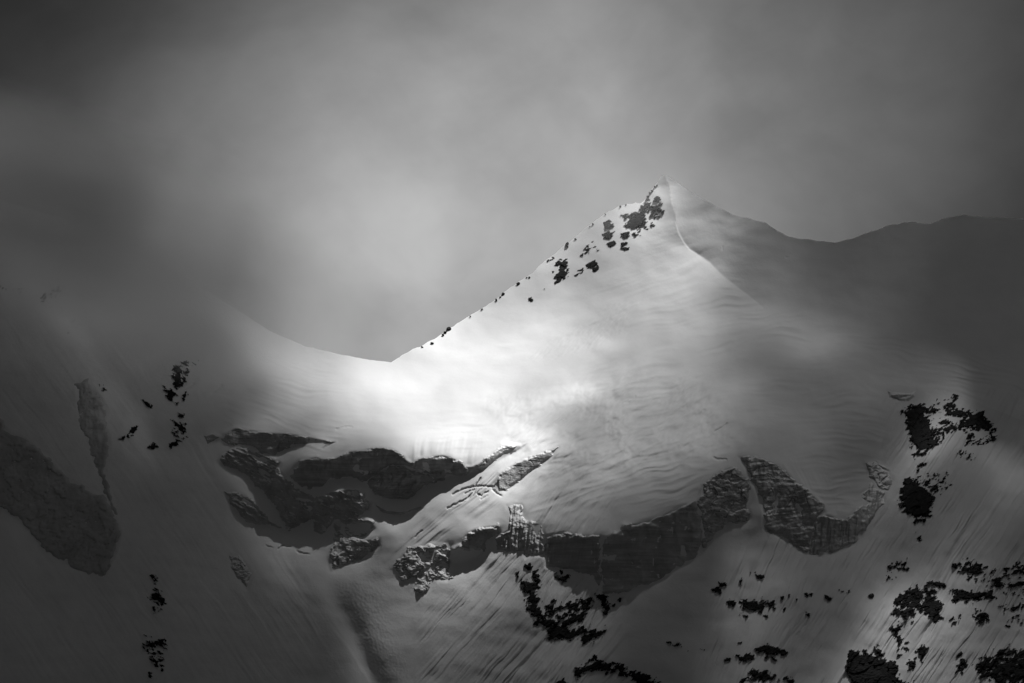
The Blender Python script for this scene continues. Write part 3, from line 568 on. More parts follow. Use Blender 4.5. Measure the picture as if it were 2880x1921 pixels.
# ---------------------------------------------------------------- ice cliffs and seracs
# key: (object name, label, material, detail style)
ICE_THINGS = {
 'banded': ('ice_cliff', 'long dark layered ice cliff under the lip of the left glacier wing', M_ICE, 'strata'),
 'rubble': ('icefall', 'jumbled broken ice mass at the left end of the glacier front', M_ICE2, 'rubble'),
 'slab': ('ice_block', 'tilted ice slab at the lower left foot of the jumbled ice mass', M_ICE2, 'rubble'),
 'centre': ('ice_cliff', 'long jagged ice cliff across the middle below the brightest snow', M_ICE, 'strata'),
 'round': ('serac', 'rounded cracked serac bulging from the middle of the jagged ice cliff', M_ICE, 'cracked'),
 'broken': ('icefall', 'dark pitted icefall with a hollow above the small ice spire', M_ICE2, 'rubble'),
 'spire': ('serac', 'small spire shaped serac standing below the pitted icefall', M_ICE2, 'cracked'),
 'lump': ('ice_block', 'single ice block resting on the snow shelf left of the spire', M_ICE2, 'cracked'),
 'gully': ('ice_cliff', 'grey slanting ice outcrop beside the bright snow gully', M_ICE, 'strata'),
 'frayed': ('icefall', 'frayed rough ice face with a small columned top beside the gully', M_ICE2, 'flutes'),
 'curtain': ('ice_cliff', 'vertical fluted ice curtain at the centre of the hanging front', M_ICE, 'flutes'),
 'wall': ('ice_cliff', 'tallest smooth dark ice wall at the centre of the hanging front', M_ICE, 'strata'),
 'arch': ('ice_cliff', 'cracked arched ice face left of the deep corner', M_ICE, 'cracked'),
 'strata': ('ice_cliff', 'finely layered ice face right of the deep corner', M_ICE, 'strata'),
 'toe': ('serac', 'rounded ice toe at the right end of the hanging front', M_ICE, 'flutes'),
 'flank': ('ice_block', 'creased ice bulge on the right flank above the rounded toe', M_ICE, 'cracked'),
 'cluster': ('icefall', 'cluster of broken seracs above the sunlit snow fan', M_ICE2, 'cracked'),
 'cave': ('serac', 'undercut ice block with a black hollow base beside the serac cluster', M_ICE2, 'cracked'),
 'wedge': ('ice_cliff', 'narrow banded ice wedge on the dark left slope', M_DARKICE, 'strata'),
 'dark': ('ice_cliff', 'huge shadowed hanging ice bulge at the left edge', M_DARKICE, 'cracked'),
 'knob': ('ice_block', 'lone ice knob poking out of the left snow slope', M_ICE2, 'cracked'),
 'chip': ('ice_block', 'small ice chip left of the long layered cliff', M_ICE2, 'cracked'),
 'shelf': ('ice_cliff', 'short grey ice band above the upper right rocks', M_ICE, 'strata'),
 'rift': ('crevasse', 'curved black crevasse gaping under the snow shelf', M_ICE, 'strata'),
}
def worley(x, y, seed, full=False):
    ix = np.floor(x).astype(np.int64); iy = np.floor(y).astype(np.int64)
    d1 = np.full(x.shape, 9.0); d2 = np.full(x.shape, 9.0); cid = np.zeros(x.shape); fX = np.zeros(x.shape); fY = np.zeros(x.shape)
    for a in (-1, 0, 1):
        for b in (-1, 0, 1):
            hx = _hash(ix + a, iy + b, seed); fx = ix + a + (hx & 255) / 255.; fy = iy + b + ((hx >> 8) & 255) / 255.
            d = np.hypot(x - fx, y - fy); c = ((hx >> 16) & 255) / 255.
            n = d < d1; d2 = np.where(n, d1, np.minimum(d2, d)); cid = np.where(n, c, cid); d1 = np.where(n, d, d1); fX = np.where(n, fx, fX); fY = np.where(n, fy, fY)
    return (d1, d2, cid, fX, fY) if full else (d1, d2, cid)
for s_, (k, (nm, lab, mt, style)) in enumerate(ICE_THINGS.items()):
    poly = ICE[k]; win = window([poly], 14); i0, i1, j0, j1 = win; K = 1 if k in ('dark', 'wall', 'wedge') else 2
    X = upsample(PX[j0:j1, i0:i1].astype(np.float64), K); Y = upsample(PY[j0:j1, i0:i1].astype(np.float64), K)
    sd = sdf(X, Y, poly)
    size = max(4., np.sqrt(inside(X, Y, poly).sum()) * STEP / K)
    ed = sd + fbm(X / 40, Y / 26, 300 + s_, 4) * min(15., size * .16) + perlin(X / 7, Y / 26, 310 + s_) * min(1.6, size * .03)
    if style == 'strata':
        ty = Y + (.10 * math.sin(s_ * 2.1)) * X + 16 * perlin(X / 130, Y / 80, 330 + s_) + 3 * perlin(X / 28, Y / 28, 331 + s_)
        cr = np.abs(perlin(X / 34, Y / 130, 370 + s_)); cr2 = np.abs(perlin(X / 60 + .6 * perlin(X / 20, Y / 20, 3), Y / 48, 375 + s_))
        det = perlin(X / 75, ty / 5.0, 340 + s_) * .22 + perlin(X / 110, ty / 13, 350 + s_) * .5 + fbm(X / 38, Y / 50, 360 + s_, 3) * 2.6 - .9 * smooth(.035, 0, cr) * (perlin(X / 40, Y / 40, 9) > .1) - .7 * smooth(.03, 0, cr2)
    elif style == 'flutes':
        tx = X + .12 * Y
        det = perlin(tx / 7, Y / 60, 340 + s_) * .7 + perlin(tx / 15, Y / 90, 350 + s_) * 1.1 + perlin(tx / 3.6, Y / 30, 360 + s_) * .3 + fbm(X / 12, Y / 12, 365 + s_, 2) * .5
    elif style == 'cracked':
        d1, d2, cid = worley(X / 34 + .9 * fbm(X / 36, Y / 36, 340, 3), Y / 27 + .9 * fbm(X / 36, Y / 36, 341, 3), 350 + s_)
        det = (cid - .5) * 2.2 + (1 - d1) * .5 - 1.2 * smooth(.07, .0, d2 - d1) * (perlin(X / 30, Y / 30, 345) > -.1) + fbm(X / 20, Y / 14, 360 + s_, 4) * 1.3
    else:
        d1, d2, cid = worley(X / 15 + .5 * perlin(X / 25, Y / 25, 340), (Y - .45 * X) / 9 + .5 * perlin(X / 25, Y / 25, 341), 350 + s_)
        dB, eB, cB = worley(X / 38 + .5 * perlin(X / 40, Y / 40, 342), (Y - .35 * X) / 24, 355 + s_)
        det = (cid - .5) * 1.3 * (.3 + cB) + (cB - .5) * 3.0 + (1 - d1) * .4 + fbm(X / 26, (Y - .4 * X) / 12, 360 + s_, 4) * 2.2
    if k == 'broken': det -= 9 * np.exp(-(((X - 1012) / 26) ** 2 + ((Y - 1484) / 11) ** 2))
    if k == 'cave': det -= 7 * smooth(1535, 1572, Y) * smooth(1375, 1330, X)
    if k == 'gully': det *= .35
    if k == 'dark': det *= .7; ed = ed + 14 * fbm(X / 60, Y / 60, 399, 4)
    if k in ('cluster', 'frayed'): det *= 1.5
    if k == 'centre': det *= 1 - .65 * smooth(1290, 1360, X)
    if k == 'rift': det = det * .2 - 2.5
    h = np.clip(ed * .22, -2.2, 1.3 if size > 40 else .8) + det * smooth(-2, 12, ed) * (1.25 if size > 40 else .5)
    co = relief(win, h, None, K)
    cells = (ed[:-1, :-1] > -5) & (ed[1:, 1:] > -5) & (ed[:-1, 1:] > -5) & (ed[1:, :-1] > -5)
    c, q = solid(co, cells, 9.0)
    add(nm, mesh_from(nm, c, q, mt, True), label=lab, category={'ice_cliff': 'ice cliff', 'ice_block': 'ice block'}.get(nm, nm), group='ice cliffs and seracs of the glacier front')

# ---------------------------------------------------------------- rock outcrops
# (label, [(outline, fill)]): fill > 0 nearly solid, < 0 scattered
ROCKS = [
 ('big hook shaped rock outcrop below the fluted ice curtain', [([(1472,1634),(1500,1636),(1520,1640),(1518,1655),(1500,1660),(1486,1667),(1474,1650)], .5), ([(1490,1668),(1508,1660),(1505,1690),(1507,1705),(1521,1715),(1521,1738),(1512,1748),(1500,1728),(1488,1706),(1490,1690)], .6),
   ([(1510,1752),(1525,1740),(1560,1745),(1575,1760),(1600,1735),(1620,1726),(1648,1726),(1640,1742),(1605,1754),(1592,1775),(1640,1765),(1650,1780),(1690,1775),(1702,1763),(1700,1774),(1680,1790),(1660,1802),(1640,1806),(1630,1800),(1640,1786),(1615,1792),(1605,1804),(1590,1795),(1570,1795),(1548,1795),(1542,1782),(1545,1768),(1520,1757)], .45),
   ([(1530,1695),(1555,1682),(1575,1690),(1590,1715),(1620,1725),(1580,1755),(1545,1745),(1525,1730)], -.12), ([(1598,1692),(1628,1694),(1630,1715),(1600,1724),(1594,1714)], .4), ([(1632,1685),(1660,1678),(1670,1690),(1650,1716),(1634,1713)], .3)]),
 ('small rock outcrop at the foot of the smooth dark ice wall', [([(1672,1674),(1690,1674),(1704,1676),(1713,1705),(1711,1719),(1697,1714),(1690,1690)], .3), ([(1694,1720),(1713,1719),(1709,1732),(1698,1731)], .4), ([(1718,1705),(1732,1696),(1728,1710)], .1), ([(1735,1688),(1748,1680),(1744,1692)], .4)]),
 ('ring of rocks directly below the fluted ice curtain', [([(1552,1622),(1564,1612),(1572,1622),(1590,1622),(1597,1616),(1591,1632),(1575,1635),(1563,1630)], .4), ([(1570,1603),(1583,1603),(1586,1613),(1578,1614)], .4)]),
 ('loose chain of rocks left of the hook shaped outcrop', [([(1478,1590),(1490,1586),(1496,1600),(1512,1608),(1515,1622),(1500,1622),(1494,1608),(1480,1602)], .25), ([(1448,1614),(1459,1608),(1457,1623),(1450,1621)], .4), ([(1460,1630),(1468,1632),(1464,1638)], .4), ([(1500,1625),(1520,1625),(1522,1640),(1505,1640)], 0)]),
 ('broad dark rock buttress high on the right slope', [([(2543,1158),(2560,1148),(2580,1143),(2600,1143),(2597,1165),(2612,1185),(2614,1205),(2618,1225),(2645,1243),(2614,1252),(2605,1264),(2588,1265),(2578,1252),(2565,1240),(2556,1215),(2553,1190),(2546,1178)], .6), ([(2588,1265),(2615,1256),(2612,1272),(2590,1283)], .1)]),
 ('rock band running along the crest of the right shoulder', [([(2658,1142),(2692,1113),(2688,1135),(2682,1150),(2712,1158),(2745,1163),(2767,1158),(2774,1180),(2798,1198),(2796,1215),(2765,1207),(2735,1210),(2698,1206),(2688,1195),(2712,1185),(2690,1172),(2666,1160)], .35), ([(2780,1195),(2806,1200),(2808,1235),(2790,1240),(2775,1215)], .05)]),
 ('scattered stones between the buttress and the shoulder band', [([(2602,1150),(2640,1118),(2665,1113),(2640,1145),(2670,1180),(2700,1208),(2660,1225),(2625,1235),(2612,1190)], -.22), ([(2720,1215),(2800,1218),(2805,1238),(2740,1262),(2715,1245)], -.3), ([(2690,1260),(2750,1255),(2745,1300),(2700,1300)], -.42)]),
 ('black rock knob right of the rounded ice toe', [([(2538,1362),(2552,1347),(2570,1352),(2590,1368),(2607,1385),(2622,1410),(2607,1425),(2620,1438),(2590,1457),(2573,1463),(2568,1448),(2546,1436),(2540,1420),(2533,1390)], .6)]),
 ('streaked rocks above the black knob', [([(2560,1335),(2640,1332),(2692,1345),(2682,1370),(2630,1402),(2600,1380)], -.2), ([(2575,1322),(2590,1303),(2602,1300),(2600,1310),(2580,1324)], .3), ([(2563,1275),(2590,1262),(2594,1275),(2570,1290)], -.1)]),
 ('small rock cluster below the black knob', [([(2500,1578),(2520,1572),(2555,1580),(2553,1600),(2520,1622),(2496,1612)], -.12)]),
 ('lone stones under the black knob', [([(2570,1500),(2590,1495),(2605,1512),(2585,1522),(2572,1515)], -.1)]),
 ('broad broken rock outcrop in the sunlit lower right slope', [([(2508,1727),(2518,1690),(2528,1665),(2555,1658),(2590,1648),(2615,1640),(2600,1690),(2600,1722),(2575,1737),(2550,1740),(2528,1732)], .08), ([(2598,1655),(2622,1660),(2615,1680),(2642,1688),(2648,1700),(2632,1715),(2648,1736),(2630,1744),(2613,1726),(2593,1711),(2593,1695),(2603,1685)], .5), ([(2612,1640),(2640,1636),(2660,1650),(2640,1654)], .4)]),
 ('long ledge of rock right of the broad broken outcrop', [([(2678,1664),(2700,1660),(2725,1664),(2745,1672),(2760,1664),(2792,1662),(2804,1678),(2770,1692),(2735,1692),(2700,1682),(2692,1700),(2674,1690)], .2)]),
 ('sprinkle of stones near the right edge', [([(2700,1600),(2760,1592),(2890,1590),(2890,1690),(2800,1660),(2730,1640)], -.33), ([(2800,1690),(2890,1690),(2885,1760),(2830,1770)], -.36)]),
 ('rock chips above the long ledge', [([(2670,1590),(2740,1565),(2790,1600),(2740,1612),(2690,1612)], -.15), ([(2820,1575),(2890,1570),(2890,1600),(2840,1600)], -.15)]),
 ('zigzag of rocks below the broad broken outcrop', [([(2493,1768),(2530,1748),(2540,1765),(2528,1785),(2548,1800),(2545,1812),(2520,1800),(2508,1778)], .1), ([(2535,1805),(2560,1800),(2560,1830),(2530,1850),(2520,1830)], -.25), ([(2545,1858),(2575,1850),(2580,1880),(2555,1885)], -.1)]),
 ('upright rock cluster in the middle of the lower right slope', [([(2578,1832),(2592,1812),(2604,1825),(2604,1850),(2590,1862)], .12), ([(2610,1820),(2625,1812),(2620,1828)], 0)]),
 ('round speckled rock below the long ledge', [([(2733,1730),(2745,1716),(2780,1728),(2782,1742),(2758,1752),(2742,1746)], .1), ([(2668,1745),(2700,1728),(2706,1742),(2680,1752)], .0)]),
 ('massive black crag at the bottom right', [([(2398,1836),(2420,1838),(2446,1842),(2470,1852),(2500,1863),(2522,1882),(2517,1912),(2490,1940),(2400,1945),(2388,1900),(2393,1860)], .7), ([(2455,1825),(2470,1820),(2495,1850),(2490,1860),(2465,1845)], .1)]),
 ('heaped rocks in the bottom right corner', [([(2743,1866),(2760,1850),(2790,1848),(2815,1818),(2850,1825),(2890,1835),(2900,1945),(2820,1935),(2800,1912),(2758,1907)], .22)]),
 ('slim rock left of the corner heap', [([(2700,1860),(2712,1848),(2720,1868),(2705,1892),(2690,1890),(2694,1876)], .3), ([(2688,1845),(2705,1832),(2705,1842),(2692,1850)], .2)]),
 ('stones at the bottom edge right of the massive crag', [([(2530,1912),(2570,1908),(2575,1935),(2530,1935)], 0)]),
 ('angular stones on the rib under the arched ice face', [([(2024,1641),(2046,1639),(2044,1646),(2028,1650)], .4), ([(2004,1657),(2024,1654),(2026,1668),(2022,1664),(2006,1662)], .5), ([(2078,1630),(2088,1626),(2086,1645),(2080,1644)], .2)]),
 ('flat dark rock under the deep corner', [([(2126,1617),(2152,1618),(2140,1627),(2130,1624)], .6), ([(2105,1608),(2130,1606),(2128,1614),(2110,1612)], .0)]),
 ('stepped rock in the middle of the lower rib', [([(2089,1684),(2098,1681),(2101,1695),(2125,1697),(2142,1706),(2140,1716),(2115,1714),(2092,1706)], .5), ([(2045,1691),(2063,1689),(2066,1702),(2048,1704)], .5), ([(2138,1688),(2165,1684),(2160,1702),(2140,1700)], -.1)]),
 ('half buried stones below the stepped rock', [([(2141,1733),(2158,1727),(2160,1735)], .5), ([(2088,1730),(2104,1730),(2100,1737)], .3), ([(2200,1712),(2211,1707),(2206,1721)], .4), ([(2155,1695),(2180,1692),(2182,1712),(2160,1714)], -.1)]),
 ('row of small stones along the middle of the lower rib', [([(2193,1678),(2204,1676),(2202,1686)], .5), ([(2215,1668),(2224,1670),(2220,1681)], .4), ([(2237,1683),(2243,1683),(2241,1693)], .4), ([(2262,1668),(2274,1668),(2272,1682),(2264,1680)], .1), ([(2277,1670),(2287,1668),(2283,1681)], .4), ([(2266,1720),(2280,1722),(2276,1736),(2266,1732)], .1)]),
 ('single dark boulder alone on the lower slope', [([(2320,1674),(2336,1681),(2333,1687),(2324,1682)], .7)]),
 ('pebbly patch right of the lone boulder', [([(2362,1662),(2392,1655),(2394,1668),(2366,1670)], -.1)]),
 ('lone stone left of the broad broken outcrop', [([(2444,1674),(2454,1670),(2458,1678),(2448,1681)], .6)]),
 ('roof shaped rock near the bottom of the rib', [([(2128,1828),(2160,1816),(2185,1822),(2212,1834),(2200,1842),(2190,1834),(2172,1842),(2158,1843),(2148,1830)], .4), ([(2168,1844),(2186,1857),(2176,1858)], .4)]),
 ('jagged rock left of the roof shaped rock', [([(2072,1842),(2084,1846),(2100,1840),(2122,1840),(2118,1852),(2098,1860),(2080,1860)], .4), ([(2036,1853),(2056,1848),(2052,1858),(2038,1860)], .4), ([(2070,1806),(2090,1804),(2086,1812)], .1)]),
 ('low dark rock arch at the bottom edge', [([(2088,1912),(2115,1894),(2138,1889),(2160,1896),(2174,1906),(2150,1910),(2115,1906)], .6), ([(2184,1908),(2224,1902),(2222,1910),(2190,1914)], .0), ([(2215,1914),(2232,1912),(2230,1930),(2216,1930)], .4)]),
 ('dark arc of rocks at the bottom edge in the middle', [([(1608,1908),(1620,1886),(1648,1862),(1675,1846),(1702,1856),(1740,1869),(1780,1886),(1815,1894),(1860,1922),(1800,1928),(1770,1906),(1720,1894),(1690,1886),(1660,1886),(1630,1902)], .2), ([(1550,1925),(1580,1908),(1605,1925)], .2)]),
 ('few stones in the shaded hollow beside the lower rib', [([(1878,1805),(1900,1803),(1938,1812),(1930,1820),(1890,1816)], -.05), ([(1960,1822),(1985,1825),(1980,1835)], -.05)]),
 ('large dark crag below the summit', [([(1755,606),(1775,603),(1790,597),(1807,608),(1808,635),(1797,642),(1775,642),(1758,630),(1768,620)], .5), ([(1778,656),(1800,640),(1810,648),(1796,662),(1784,664)], .4)]),
 ('speckled rocks spreading above the summit crag', [([(1790,595),(1812,568),(1850,560),(1868,585),(1850,622),(1828,655),(1808,650),(1806,612)], -.12), ([(1745,655),(1767,653),(1766,670),(1750,674)], .15)]),
 ('rocky teeth just under the summit', [([(1814,564),(1822,550),(1828,562)], .3), ([(1838,567),(1845,544),(1853,555),(1849,568)], .35), ([(1830,548),(1840,540),(1838,555)], 0)]),
 ('pair of black rocks left of the summit crag', [([(1698,625),(1716,622),(1722,637),(1702,647)], .5), ([(1694,655),(1710,647),(1730,657),(1714,674),(1700,668)], .3)]),
 ('heart shaped rock under the black pair', [([(1707,686),(1726,675),(1728,685),(1715,693)], .6)]),
 ('two ragged rocks below the summit crag', [([(1748,699),(1773,694),(1770,704),(1756,703)], .5), ([(1745,683),(1770,680),(1765,690),(1750,690)], .05)]),
 ('black fan shaped rock on the left summit face', [([(1650,755),(1656,740),(1670,733),(1683,747),(1672,752)], .5), ([(1654,770),(1664,760),(1676,748),(1684,757),(1668,764)], .35)]),
 ('tall split rock on the left summit face', [([(1572,738),(1590,733),(1594,758),(1586,781),(1568,777),(1572,760)], .5), ([(1562,796),(1568,782),(1580,781),(1576,796)], .2), ([(1556,806),(1568,803),(1562,810)], .2)]),
 ('string of stones left of the fan shaped rock', [([(1612,782),(1622,760),(1640,743),(1644,757),(1626,770)], -.08)]),
 ('pale stones in the middle of the left summit face', [([(1636,692),(1665,680),(1684,690),(1682,705),(1650,712),(1636,702)], -.02), ([(1655,680),(1672,676),(1668,686)], .1), ([(1632,718),(1640,712),(1640,720)], .2)]),
 ('lowest stones on the left summit face', [([(1483,838),(1498,828),(1497,845),(1486,846)], -.05), ([(1516,805),(1538,795),(1536,812),(1520,812)], -.05), ([(1548,760),(1560,756),(1556,768)], .0)]),
 ('tall black rocks high on the left slope', [([(490,1060),(496,1032),(506,1030),(510,1055),(502,1084),(491,1076)], .5), ([(507,1050),(525,1040),(532,1046),(522,1076),(512,1068)], .15), ([(505,1080),(518,1072),(514,1090)], .1)]),
 ('misty stones at the top of the left rock line', [([(503,1020),(525,1008),(558,1012),(553,1030),(530,1036)], -.12)]),
 ('ragged rocks in the middle of the left rock line', [([(462,1088),(478,1094),(492,1102),(498,1132),(484,1136),(474,1124)], .15), ([(512,1113),(520,1102),(526,1112),(517,1124)], .5), ([(492,1132),(502,1130),(498,1142)], .3)]),
 ('slanting elongated rock on the left slope', [([(403,1128),(412,1132),(428,1141),(427,1147),(412,1140)], .7)]),
 ('crumbly rocks at the foot of the left rock line', [([(486,1165),(515,1160),(521,1195),(524,1240),(500,1252),(484,1230)], -.1), ([(473,1248),(500,1238),(500,1258),(478,1262)], .15)]),
 ('rocks left of the crumbly foot', [([(364,1216),(376,1198),(386,1202),(374,1222)], .5), ([(336,1234),(350,1226),(350,1237)], .4), ([(355,1222),(364,1215),(362,1230)], .3)]),
 ('oval stone below the left rocks', [([(416,1259),(434,1249),(444,1258),(430,1265)], .45)]),
 ('small stones beside the banded ice wedge', [([(268,1060),(292,1050),(300,1100),(282,1112),(272,1090)], -.35)]),
 ('thin column of rocks low on the dark left slope', [([(422,1605),(432,1612),(440,1640),(462,1668),(462,1708),(448,1712),(430,1722),(424,1690),(432,1660)], -.08)]),
 ('speckled rock patch at the bottom of the dark left slope', [([(404,1800),(440,1790),(468,1795),(474,1840),(458,1888),(430,1870),(408,1842)], -.1), ([(416,1885),(428,1890),(428,1908),(420,1905)], .2)]),
 ('faint rocks in the mist at the upper left', [([(-10,803),(60,815),(90,822),(60,826),(0,812)], -.25), ([(110,815),(170,808),(165,840),(125,845)], -.3), ([(195,892),(215,897),(212,927),(198,925)], -.25)]),
]
def components(cells):
    lab = np.zeros(cells.shape, np.int32); n = 0; out = []
    todo = set(map(tuple, np.argwhere(cells)))
    while todo:
        s = todo.pop(); n += 1; st = [s]; comp = [s]
        while st:
            a, b = st.pop()
            for c in ((a + 1, b), (a - 1, b), (a, b + 1), (a, b - 1), ):
                if c in todo: todo.discard(c); st.append(c); comp.append(c)
        out.append(comp)
    return out
n_rock = 0
for s_, (lab, parts) in enumerate(ROCKS):
    win = window([p for p, f in parts], 10); i0, i1, j0, j1 = win; K = 2
    X = upsample(PX[j0:j1, i0:i1].astype(np.float64), K); Y = upsample(PY[j0:j1, i0:i1].astype(np.float64), K)
    gx_ = X.mean(); m_ = -.6 if gx_ > 1450 else .6                        # dip of the rock fabric follows the slope
    if Y.mean() < 900: m_ = -.9
    c = X - m_ * Y
    clump = fbm(X / 34, Y / 26, 430 + s_, 2) * 1.3
    r = fbm(c / 9, (Y + .2 * X) / 12, 400 + s_, 3, .6) * 1.4
    sg = -1 if m_ > 0 else 1
    n_ = Y + .42 * sg * X; a_ = X - .42 * sg * Y                         # across and along the rock fabric
    dA, eA, cA = worley(a_ / 24, n_ / 12, 410 + s_)
    d1, d2, cid = worley(a_ / 11 + .15 * r, n_ / 5.0 + .15 * r, 415 + s_)
    r2 = perlin(a_ / 22, n_ / 3.6, 420 + s_) * .5 + perlin(c / 3.2, Y / 20, 425 + s_) * .45
    fill = np.full(X.shape, -2.0)
    for p, f in parts:
        sd = sdf(X, Y, p)
        big = min(12.0, .35 * math.sqrt(max(20., inside(X, Y, p).sum() * (STEP / K) ** 2)))
        e = np.clip(sd / big, -2, .6) * (1.0 if f > 0 else .7) + f * 1.15 + .04
        if f >= .4: e = e + .35 * smooth(2, 9, sd)
        fill = np.maximum(fill, e); fill = np.maximum(fill, np.clip(sd / 26, -2, .2) - .5)
    v = fill + 1.2 * (r * .3 + r2 * .8 + clump * .34 + (cA - .5) * .7 + (cid - .5) * .8) - .22 * smooth(.12, 0, d2 - d1) - .27
    fac = (cA - .5) * 1.6 + (d1 - .4) * .5
    h = np.where(v > 0, .2 + np.clip(v, 0, .6) * 2.0 + fac * np.clip(v * 3, 0, 1), v * 2.5)
    kp = v > -.16
    cells = kp[:-1, :-1] & kp[1:, 1:] & kp[:-1, 1:] & kp[1:, :-1]
    core = v > 0
    co = relief(win, h, None, K)
    skymask = (Y < np.interp(X, GX, SKY) - 1)
    cells &= ~skymask[1:, 1:]
    e = bpy.data.objects.new('rock_outcrop', None); COL.objects.link(e)
    comps = []
    cc = core[:-1, :-1].astype(int) + core[1:, 1:] + core[:-1, 1:] + core[1:, :-1] >= 3
    for comp in components(cc & cells):
        a = np.array(comp)
        if len(a) >= 2: comps.append((len(a), a))
    comps.sort(key=lambda t: -t[0])
    if not comps: print('no rock', lab); continue
    anchor = co[comps[0][1][:, 0], comps[0][1][:, 1]].mean(0); e.location = anchor
    small = np.zeros(cells.shape, bool)
    def grow(m1):
        g_ = m1.copy()
        for _ in range(2):
            p_ = np.pad(g_, 1); g_ = (p_[1:-1, 1:-1] | p_[2:, 1:-1] | p_[:-2, 1:-1] | p_[1:-1, 2:] | p_[1:-1, :-2])
        return (g_ & cells & ~(cc & ~m1))
    for q_, (n, a) in enumerate(comps):
        if n < 12 or q_ >= 80: small[a[:, 0], a[:, 1]] = True; continue
        m1 = np.zeros(cells.shape, bool); m1[a[:, 0], a[:, 1]] = True
        vc2, vq2 = solid(co, grow(m1), 2.5) 
        add('rock', mesh_from('rock', vc2 - anchor, vq2, M_ROCK, False), e); n_rock += 1
    if small.any():
        vc2, vq2 = solid(co, grow(small), 2.0)
        add('rock_fragments', mesh_from('rock_fragments', vc2 - anchor, vq2, M_ROCK, False), e, kind='stuff')
    e['label'] = lab; e['category'] = 'rock'; e['group'] = 'rock outcrops breaking through the snow'
print('rocks', n_rock)

# ---------------------------------------------------------------- stones along the left summit ridge
rng = np.random.default_rng(7)
def stone_mesh(seed):
    r = np.random.default_rng(seed); nu, nv = 7, 5; co = [(0, 0, -1.0)]; 
    for a in range(1, nv):
        th = math.pi * a / nv
        for b_ in range(nu): ph = 2 * math.pi * (b_ + .5 * (a % 2)) / nu; co.append((math.sin(th) * math.cos(ph), math.sin(th) * math.sin(ph), -math.cos(th)))
    co.append((0, 0, 1.0)); co = np.array(co) * r.uniform(.65, 1.2, (len(co), 1)); co = np.sign(co) * np.abs(co) ** .8
    f = [(0, 1 + (b_ + 1) % nu, 1 + b_) for b_ in range(nu)]
    for a in range(nv - 2):
        for b_ in range(nu): p0 = 1 + a * nu; f.append((p0 + b_, p0 + (b_ + 1) % nu, p0 + nu + (b_ + 1) % nu, p0 + nu + b_))
    l = len(co) - 1; p0 = 1 + (nv - 2) * nu; f += [(p0 + b_, p0 + (b_ + 1) % nu, l) for b_ in range(nu)]
    me = bpy.data.meshes.new('rock'); me.from_pydata([tuple(x) for x in co], [], f); me.materials.append(M_ROCK); me.update(); return me
stones = [stone_mesh(s) for s in range(6)]
def stone_line(label, spots):
    e = bpy.data.objects.new('rock_outcrop', None); COL.objects.link(e); base_ = None
    for x, dy_, sx_, sz_ in spots:
        y = np.interp(x, GX, SKY) + dy_; j = min(NY - 2, int((y + 3 - GY[0]) / STEP)); i = int((x - GX[0]) / STEP)
        d = DEPTH[j, i]; rx, rz = ray(x, y); p = Vector((rx * d, d, rz * d))
        if base_ is None: base_ = p; e.location = p
        o = add('rock', stones[int(rng.integers(6))], e); o.location = p - base_; k_ = .3125
        o.scale = (sx_ * k_, (sx_ + sz_) * .5 * k_, sz_ * k_); o.rotation_euler = (rng.uniform(-.3, .3), -.62 + rng.uniform(-.3, .3), rng.uniform(0, 6))
    e['label'] = label; e['category'] = 'rock'; e['group'] = 'rock outcrops breaking through the snow'
stone_line('dark overhanging stone at the low end of the left summit ridge', [(1262, 2, 11, 4.5), (1252, 4, 5, 4), (1246, 6, 5, 3)])
stone_line('line of small stones along the left summit ridge', [(x + rng.uniform(-5, 5), rng.uniform(2, 9), 2.5 + 7 * rng.random() ** 2, 1.3 + 2.5 * rng.random() ** 2) for x in
   (1190, 1215, 1318, 1360, 1392, 1398, 1410, 1418, 1452, 1458, 1480, 1492, 1540, 1546, 1552, 1558, 1592, 1598, 1622, 1660, 1664, 1700)])
stone_line('small stones beside the rocky teeth under the summit', [(1745, 3, 4, 3), (1760, 2, 3, 2), (1822, 4, 4, 6), (1828, 3, 3, 5), (1834, 6, 4, 4), (1842, 4, 3, 4), (1848, 8, 3, 3)])

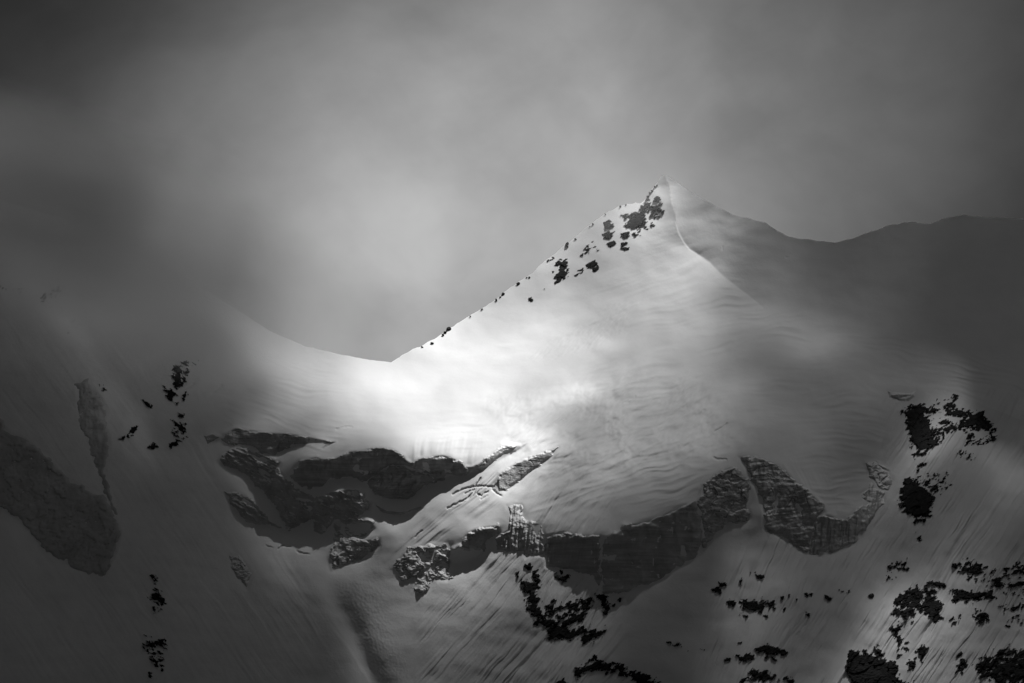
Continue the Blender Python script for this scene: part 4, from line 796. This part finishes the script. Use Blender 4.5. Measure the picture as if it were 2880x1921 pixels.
# ---------------------------------------------------------------- mist banks clinging to the ridge
def mist_bank(px, py, depth, radius, density, label, seed, rot=0.0, nscale=3.0):
    rx, rz = ray(px, py)
    nu, nv = 32, 16; co = [(0, 0, -1.0)]
    for a in range(1, nv):
        th = math.pi * a / nv
        for b_ in range(nu): ph = 2 * math.pi * b_ / nu; co.append((math.sin(th) * math.cos(ph), math.sin(th) * math.sin(ph), -math.cos(th)))
    co.append((0, 0, 1.0))
    f = [(0, 1 + (b_ + 1) % nu, 1 + b_) for b_ in range(nu)]
    for a in range(nv - 2):
        for b_ in range(nu): p0 = 1 + a * nu; f.append((p0 + b_, p0 + (b_ + 1) % nu, p0 + nu + (b_ + 1) % nu, p0 + nu + b_))
    l = len(co) - 1; p0 = 1 + (nv - 2) * nu; f += [(p0 + b_, p0 + (b_ + 1) % nu, l) for b_ in range(nu)]
    me = bpy.data.meshes.new('mist_bank'); me.from_pydata(co, [], f); me.update()
    m, N = mat('mist')
    ob = N.n('ShaderNodeTexCoord').outputs['Object']
    r = N.n('ShaderNodeVectorMath', {0: ob}, operation='LENGTH').outputs['Value']
    fall = N.n('ShaderNodeMapRange', {'Value': r, 'From Min': 1.0, 'From Max': .1, 'To Min': 0.0, 'To Max': 1.0}, interpolation_type='SMOOTHSTEP').outputs[0]
    of = N.n('ShaderNodeVectorMath', {0: ob, 1: (seed * 3.1, seed * 1.7, seed * .9)}, operation='ADD').outputs[0]
    nz = N.n('ShaderNodeTexNoise', {'Vector': of, 'Scale': nscale, 'Detail': 4.0, 'Roughness': .55}).outputs['Fac']
    k = N.n('ShaderNodeMapRange', {'Value': nz, 'From Min': .3, 'From Max': .68, 'To Min': .6, 'To Max': 1.35}).outputs[0]
    den = N.m('MULTIPLY', N.m('MULTIPLY', fall, k), density)
    N.link(N.n('ShaderNodeVolumePrincipled', {'Color': (.97, .97, .97, 1), 'Density': den, 'Anisotropy': .35}).outputs[0], N.n('ShaderNodeOutputMaterial').inputs['Volume'])
    me.materials.append(m)
    o = add('mist_bank', me, kind='stuff', label=label, category='mist')
    o.location = (rx * depth, depth, rz * depth); o.scale = radius; o.rotation_euler = (0, rot, 0)
    return o
mist_bank(210, 640, 2925, (300, 120, 115), .029, 'thick mist hiding the left shoulder', 1, math.radians(22))
mist_bank(1720, 575, 3215, (125, 60, 60), .0035, 'thin veil of mist around the summit', 2, math.radians(-25), 2.2)
mist_bank(620, 805, 2940, (110, 45, 40), .007, 'wisp of mist veiling the crest above the glacier wing', 4, math.radians(35), 2.0)
